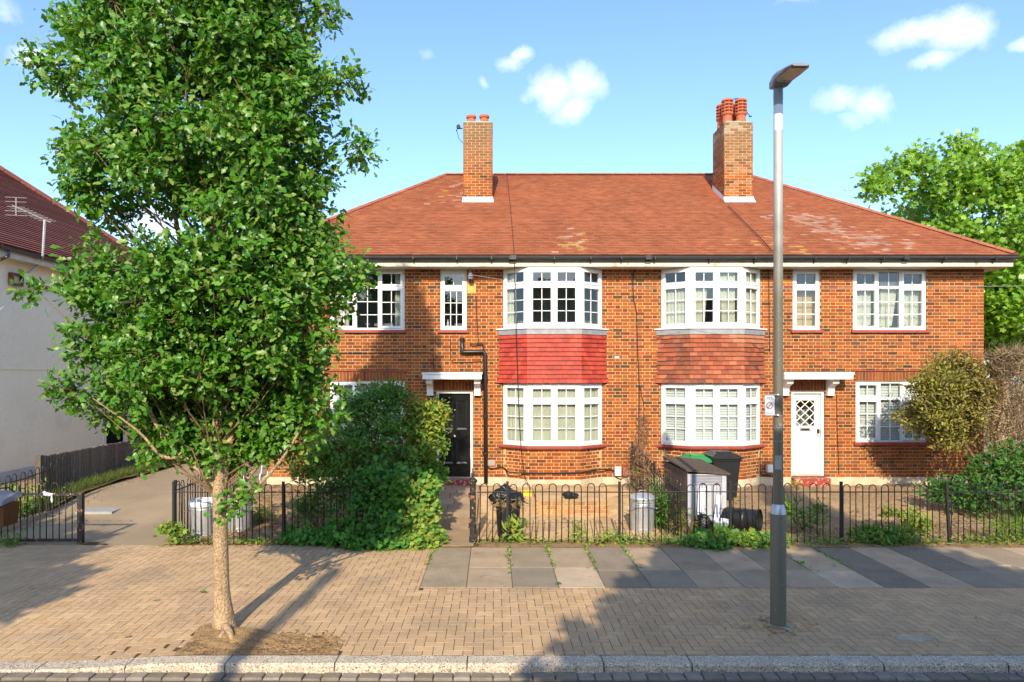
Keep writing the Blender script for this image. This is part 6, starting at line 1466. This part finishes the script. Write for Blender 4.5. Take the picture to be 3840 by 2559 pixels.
# ---- weeds: bigger plants one by one, the rest as ground cover
def weed(label, x, y, h, w, pal, tmpl=OVAL, size=.08, n=26, per=5, seed=0, cat='weed'):
    z = ground_z(x, y); rg_ = random.Random(seed)
    bo = [((x + rg_.uniform(-.5, .5) * w, y + rg_.uniform(-.3, .3) * w, z + h * rg_.uniform(.25, .85)), (w * .35, w * .3, h * .25)) for i in range(5)]
    return build_tree('weed', label, cat, (x, y, z), [([(x, y, z - .01), (x + .01, y, z + h * .4), (x, y, z + h * .8)], [.008, .006, .002])], bo, n, per, tmpl, size, .04, pal, M['leaf2'], lambda c, rr: (x, y, z + .03), seed=seed + 100, parts=('stem', 'foliage'), bark='twig', twr=.003)
YG = [(.25, .34, .045), (.17, .28, .035), (.32, .38, .065)]; DG = [(.06, .17, .03), (.085, .21, .035), (.11, .24, .04)]
weed('bright green spiky weed clump behind the lamp post base', PX(3010, 12.0), 12.0, .55, .42, DG + YG[:1], LANCE, .16, 24, 5, 1)
weed('yellow green leafy weed patch at the sunny gap in the right railing', PX(3420, 11.9), 11.9, .42, .6, YG, OVAL, .09, 26, 6, 2)
weed('low green weed mound spilling out below the right railing', PX(3350, 11.05), 11.05, .30, .75, DG + YG[:1], OVAL, .075, 34, 7, 3)
weed('tall pale weed with broad leaves against the black tub', PX(1940, 11.2), 11.2, .34, .26, YG, LANCE, .17, 8, 4, 4)
weed('upright yellow weed tuft on the railing below the brick bed', PX(2165, 11.2), 11.2, .30, .10, YG, LANCE, .09, 14, 5, 5)
weed('small yellow green weeds at the railing post below the brick bed', PX(2270, 11.15), 11.15, .16, .45, YG, OVAL, .06, 26, 6, 6)
weed('tangled strap leaved weed against the left side of the grey store', PX(2500, 12.3), 12.3, .70, .55, DG + [(.10, .09, .04)], BLADE, .42, 22, 6, 7)
weed('patch of dry grassy stems at the front corner of the grey store', PX(2560, 11.7), 11.7, .34, .35, [(.30, .24, .10), (.20, .17, .07), (.12, .15, .04)], BLADE, .26, 20, 6, 8)
weed('ivy clump at the foot of the railing before the grey store', PX(2600, 11.05), 11.08, .16, .8, DG, IVY, .07, 30, 6, 9)
weed('ivy clump at the foot of the railing beside the lamp post', PX(2780, 11.05), 11.08, .17, .8, DG + YG[:1], IVY, .07, 34, 6, 10)
weed('yellow green creeper at the foot of the driveway railing post', PX(660, 11.2), 11.15, .32, .42, YG + DG[1:], IVY, .075, 24, 6, 11)
weed('fresh green weeds on the gravel behind the two dustbins', PX(985, 12.6), 12.6, .24, .55, YG, OVAL, .06, 26, 6, 12)
weed('feathery green plant between the shrub and the dustbins', PX(1190, 12.3), 12.2, .65, .6, [(.06, .19, .03), (.09, .22, .04), (.12, .24, .05)], LANCE, .10, 34, 7, 13)
weed('tall green weeds behind the gate beside the cream house', -8.85, 12.6, .75, .45, YG + DG, OVAL, .10, 26, 6, 14)
weed('dark green weed at the foot of the driveway gate', PX(20, 10.95), 10.95, .20, .35, DG, OVAL, .06, 26, 6, 15)
weed('yellow green weeds against the timber fence post', -9.0, 13.5, .55, .4, YG, OVAL, .08, 22, 6, 16)
weed('small green sapling shoot on the soil by the white door', PX(3070, 13.2), 13.2, .18, .25, DG, OVAL, .07, 10, 5, 17)
weed('small yellow flowering weed at the white door step', PX(2993, 14.9), 14.9, .18, .18, [(.55, .45, .05), (.3, .3, .05)], OVAL, .05, 12, 5, 18)
weed('green creeper hanging on the railing by the wall between the bays', 3.12, 14.6, .75, .3, YG + DG, OVAL, .06, 14, 5, 19)
weed('grassy weed at the right end of the railing under the bush', PX(3800, 11.3), 11.3, .3, .6, YG + DG, BLADE, .2, 30, 6, 20)
def cover(name, label, pts, tmpl, smin, smax, pal, mat, flat=1.0, seed=1, up=.6):
    rng = np.random.default_rng(seed); n = len(pts); d = rng.normal(size=(n, 3)); d[:, 2] = np.abs(d[:, 2]) * up; nn_ = rng.normal(size=(n, 3)) * .5 + np.array([0, -.2, flat])
    o = finish(bpy.data.objects.new(name, leaf_mesh(name, tmpl, frames(d, nn_), pts, rng.uniform(smin, smax, n), leaf_cols(n, pal, .25, rng), mat)), None)
    return tag(o, label, None, None, 'stuff')
rng = np.random.default_rng(77)
def line_pts(x0, x1, y, sy, n, h, clump=1.0):
    x = rng.uniform(x0, x1, n); k = .5 + .5 * np.sin(x * 5.3) * np.sin(x * 2.1 + 1); keepm = rng.random(n) < k * clump + .12; x = x[keepm]
    yy = y + rng.normal(0, sy, len(x)); return np.stack([x, yy, np.array([ground_z(a, c) for a, c in zip(x, yy)]) + rng.random(len(x)) ** 2 * h + .01], 1)
cover('fringe_weeds', 'fringe of small weeds and ivy along the foot of the railings', np.concatenate([line_pts(-.3, 2.0, 11.13, .07, 900, .10, .7), line_pts(2, 9.5, 11.12, .10, 5200, .13), line_pts(-5.3, -3.0, 11.12, .09, 900, .09)] + [np.stack([xj + rng.normal(0, .012, 50), 9.4 + 1.5 * rng.random(50) ** .6, np.full(50, .012)], 1) for xj in (-.95, .25, .85, 1.45, 2.05, 4.45, 5.05)]), OVAL, .03, .075, DG + YG + [(.30, .22, .10)], M['leaf2'], seed=2)
vx_ = rng.uniform(-9.2, -8.7, 9000); vy_ = rng.uniform(12.8, 21, 9000)
cover('verge_grass', 'rough grass along the timber fence', np.stack([vx_, vy_, np.array([ground_z(-9, q) for q in vy_]) + .06], 1), BLADE, .08, .24, [(.06, .12, .02), (.10, .15, .03), (.17, .17, .05)], M['leaf2'], flat=.2, seed=3, up=2.2)
gx_ = np.concatenate([rng.uniform(-5.1, -2.2, 2600), rng.uniform(3.2, 9.4, 3600), rng.uniform(-.2, 3, 260)]); gy_ = rng.uniform(11.2, 15.2, len(gx_))
k_ = rng.random(len(gx_)) < np.where(gx_ < -2, .9, np.exp(-((gy_ - 11.6) / 1.0) ** 2) + .18)
gx_, gy_ = gx_[k_], gy_[k_]
cover('leaf_litter', 'scatter of dry brown leaves over the front garden soil', np.stack([gx_, gy_, np.array([gz(a, c) for a, c in zip(gx_, gy_)]) + .015], 1), OVAL, .04, .085, [(.30, .20, .10), (.22, .13, .06), (.38, .28, .16), (.17, .11, .06), (.34, .16, .06)], M['leaf2'], flat=1.2, seed=4, up=.15)
lx_ = np.concatenate([rng.uniform(-5.4, -3.0, 260), rng.uniform(-3.1, -1.6, 420), rng.normal(-8.5, .2, 500), rng.uniform(2, 9, 260), rng.uniform(-6, 6, 60), rng.normal(-6.0, .5, 260), 3.1 + rng.normal(0, .17, 160)]); ly_ = np.concatenate([rng.normal(11.0, .1, 260), rng.uniform(6.7, 7.3, 420), rng.uniform(11.4, 19, 500), rng.normal(10.95, .12, 260), rng.uniform(6.8, 10.8, 60), rng.normal(19, 1.5, 260), 7.45 + rng.normal(0, .14, 160)])
cover('fallen_bits', 'fallen petals, twigs and leaves on the paving', np.stack([lx_, ly_, np.array([ground_z(a, c) for a, c in zip(lx_, ly_)]) + .014], 1), OVAL, .02, .055, [(.36, .20, .07), (.30, .17, .06), (.45, .33, .18), (.20, .12, .06)], M['leaf2'], flat=1.5, seed=6, up=.1)
# a few fresh fallen oak leaves on the paving
for (px, py, c, lab) in ((745, 2228, (.12, .22, .03), 'fresh green oak leaf lying on the sunny paving'), (2084, 2196, (.07, .17, .03), 'green leaf lying on a grey paving slab'), (565, 2258, (.40, .34, .22), 'pale dry leaf lying left of the oak on the paving'), (440, 2393, (.42, .36, .24), 'curled pale leaf lying near the kerb left of the oak'), (3122, 2130, (.28, .24, .14), 'dry leaf lying on a pale slab right of the lamp post')):
    d = CZ * F / (py - HY); me = leaf_mesh('fallen_leaf', OAK, frames(np.array([[.8, .5, .1]]), np.array([[.1, -.3, 1.]])), np.array([[PX(px, d), d, .02]]), np.array([.10]), np.array([c]), M['leaf']); tag(finish(bpy.data.objects.new('fallen_leaf', me), None), lab, 'leaf')

# ================================================================ across the road, behind the viewer: what throws the shade and shows in the glass
rg = random.Random(41); wb = []
for i in range(110):
    d = Vector((rg.gauss(0, 1), rg.gauss(0, 1), rg.gauss(0, 1))).normalized(); k = rg.uniform(.6, 1) if i % 3 else rg.uniform(.1, .6); s = rg.uniform(.45, .7)
    wb.append(((3.3 + d.x * 3.4 * k, -2.5 + d.y * 2.3 * k, 5.2 + d.z * 1.75 * k), (s, s, s * .8)))
wide = build_tree('street_tree', 'broad leafy tree across the road behind the viewer', 'tree', (3.9, -2.6, -.05), [([(3.9, -2.6, -.05), (3.9, -2.6, 1.5), (3.9, -2.5, 3.6), (3.8, -2.4, 6)], [.2, .15, .12, .03])], wb, 34, 8, MAPLE, .40, .16, [(.05, .13, .015), (.07, .17, .02)], M['leaf'], lambda c, rr: (3.9, -2.5, max(2.8, c[2] - 1.2)), seed=43, twigs=False)
w2 = copy_tree(wide, Matrix.Translation((-12.6, -3.0, -.05)) @ Matrix.Rotation(1.3, 4, 'Z') @ Matrix.Diagonal((1, 1, .9, 1))); w2['label'] = 'broad leafy tree across the road beyond the telegraph pole'
tp = thing('telegraph_pole', 'wooden telegraph pole across the road behind the viewer', 'pole', (-3.52, -4, -.08))
b = MB(); b.tube([(-3.52, -4, -.1), (-3.52, -4, 4), (-3.52, -4, 7.9)], [.125, .115, .10], 14); b.build('pole', M['bark'], tp, smooth=True)
b = MB(); b.box(-3.6, -3.44, -4.6, -3.4, 7.3, 7.42); b.build('crossarm', M['bark'], tp)
op = thing('opposite_house', 'brick house across the road behind the viewer', 'house', (2, -16, -.1))
b = MB(); b.box(-14, 22, -24, -16, -.1, 5.2, (.30, .12, .06)); b.build('wall', M['brick'], op)
b = MB(); e = [(-14.4, -15.6, 5.2), (22.4, -15.6, 5.2), (22.4, -24.4, 5.2), (-14.4, -24.4, 5.2)]; r0, r1 = (-10, -20, 8.2), (18, -20, 8.2)
for q in ([e[1], e[0], r0, r1], [e[2], e[1], r1], [e[3], e[2], r1, r0], [e[0], e[3], r0]): b.face(q, (.30, .11, .07))
b.build('roof', M['tile'], op)
wm = MB(); wm.box(0, 1.6, -.06, .0, 0, 1.3); WMe = wm.mesh('window', M['pvc']); gm = MB(); gm.box(.08, 1.52, .0, .02, .08, 1.22); GMe = gm.mesh('pane', M['gutter'])
for x in range(-12, 21, 4):
    for z in (1.0, 3.6): w_ = inst('window', WMe, (x, -15.94, z), op); inst('pane', GMe, (x, -15.94, z), w_)

# repeats of one kind share a group phrase
for o in list(bpy.data.objects):
    if o.parent is None and 'category' in o:
        for k, g in (('dustbin', 'galvanised dustbins in the front gardens'), ('wheeled_bin', 'wheeled bins behind the grey store'), ('hoop_railing', 'black hoop-top railings round the gardens'),
                     ('weed', 'weeds growing in the front gardens'), ('fallen_leaf', 'single leaves fallen on the paving'), ('board_offcut', 'white boards leaning on the grey store'), ('oak_tree', 'upright street oaks'), ('street_tree', 'broad trees across the road')):
            if o.name.split('.')[0] == k: o['group'] = g
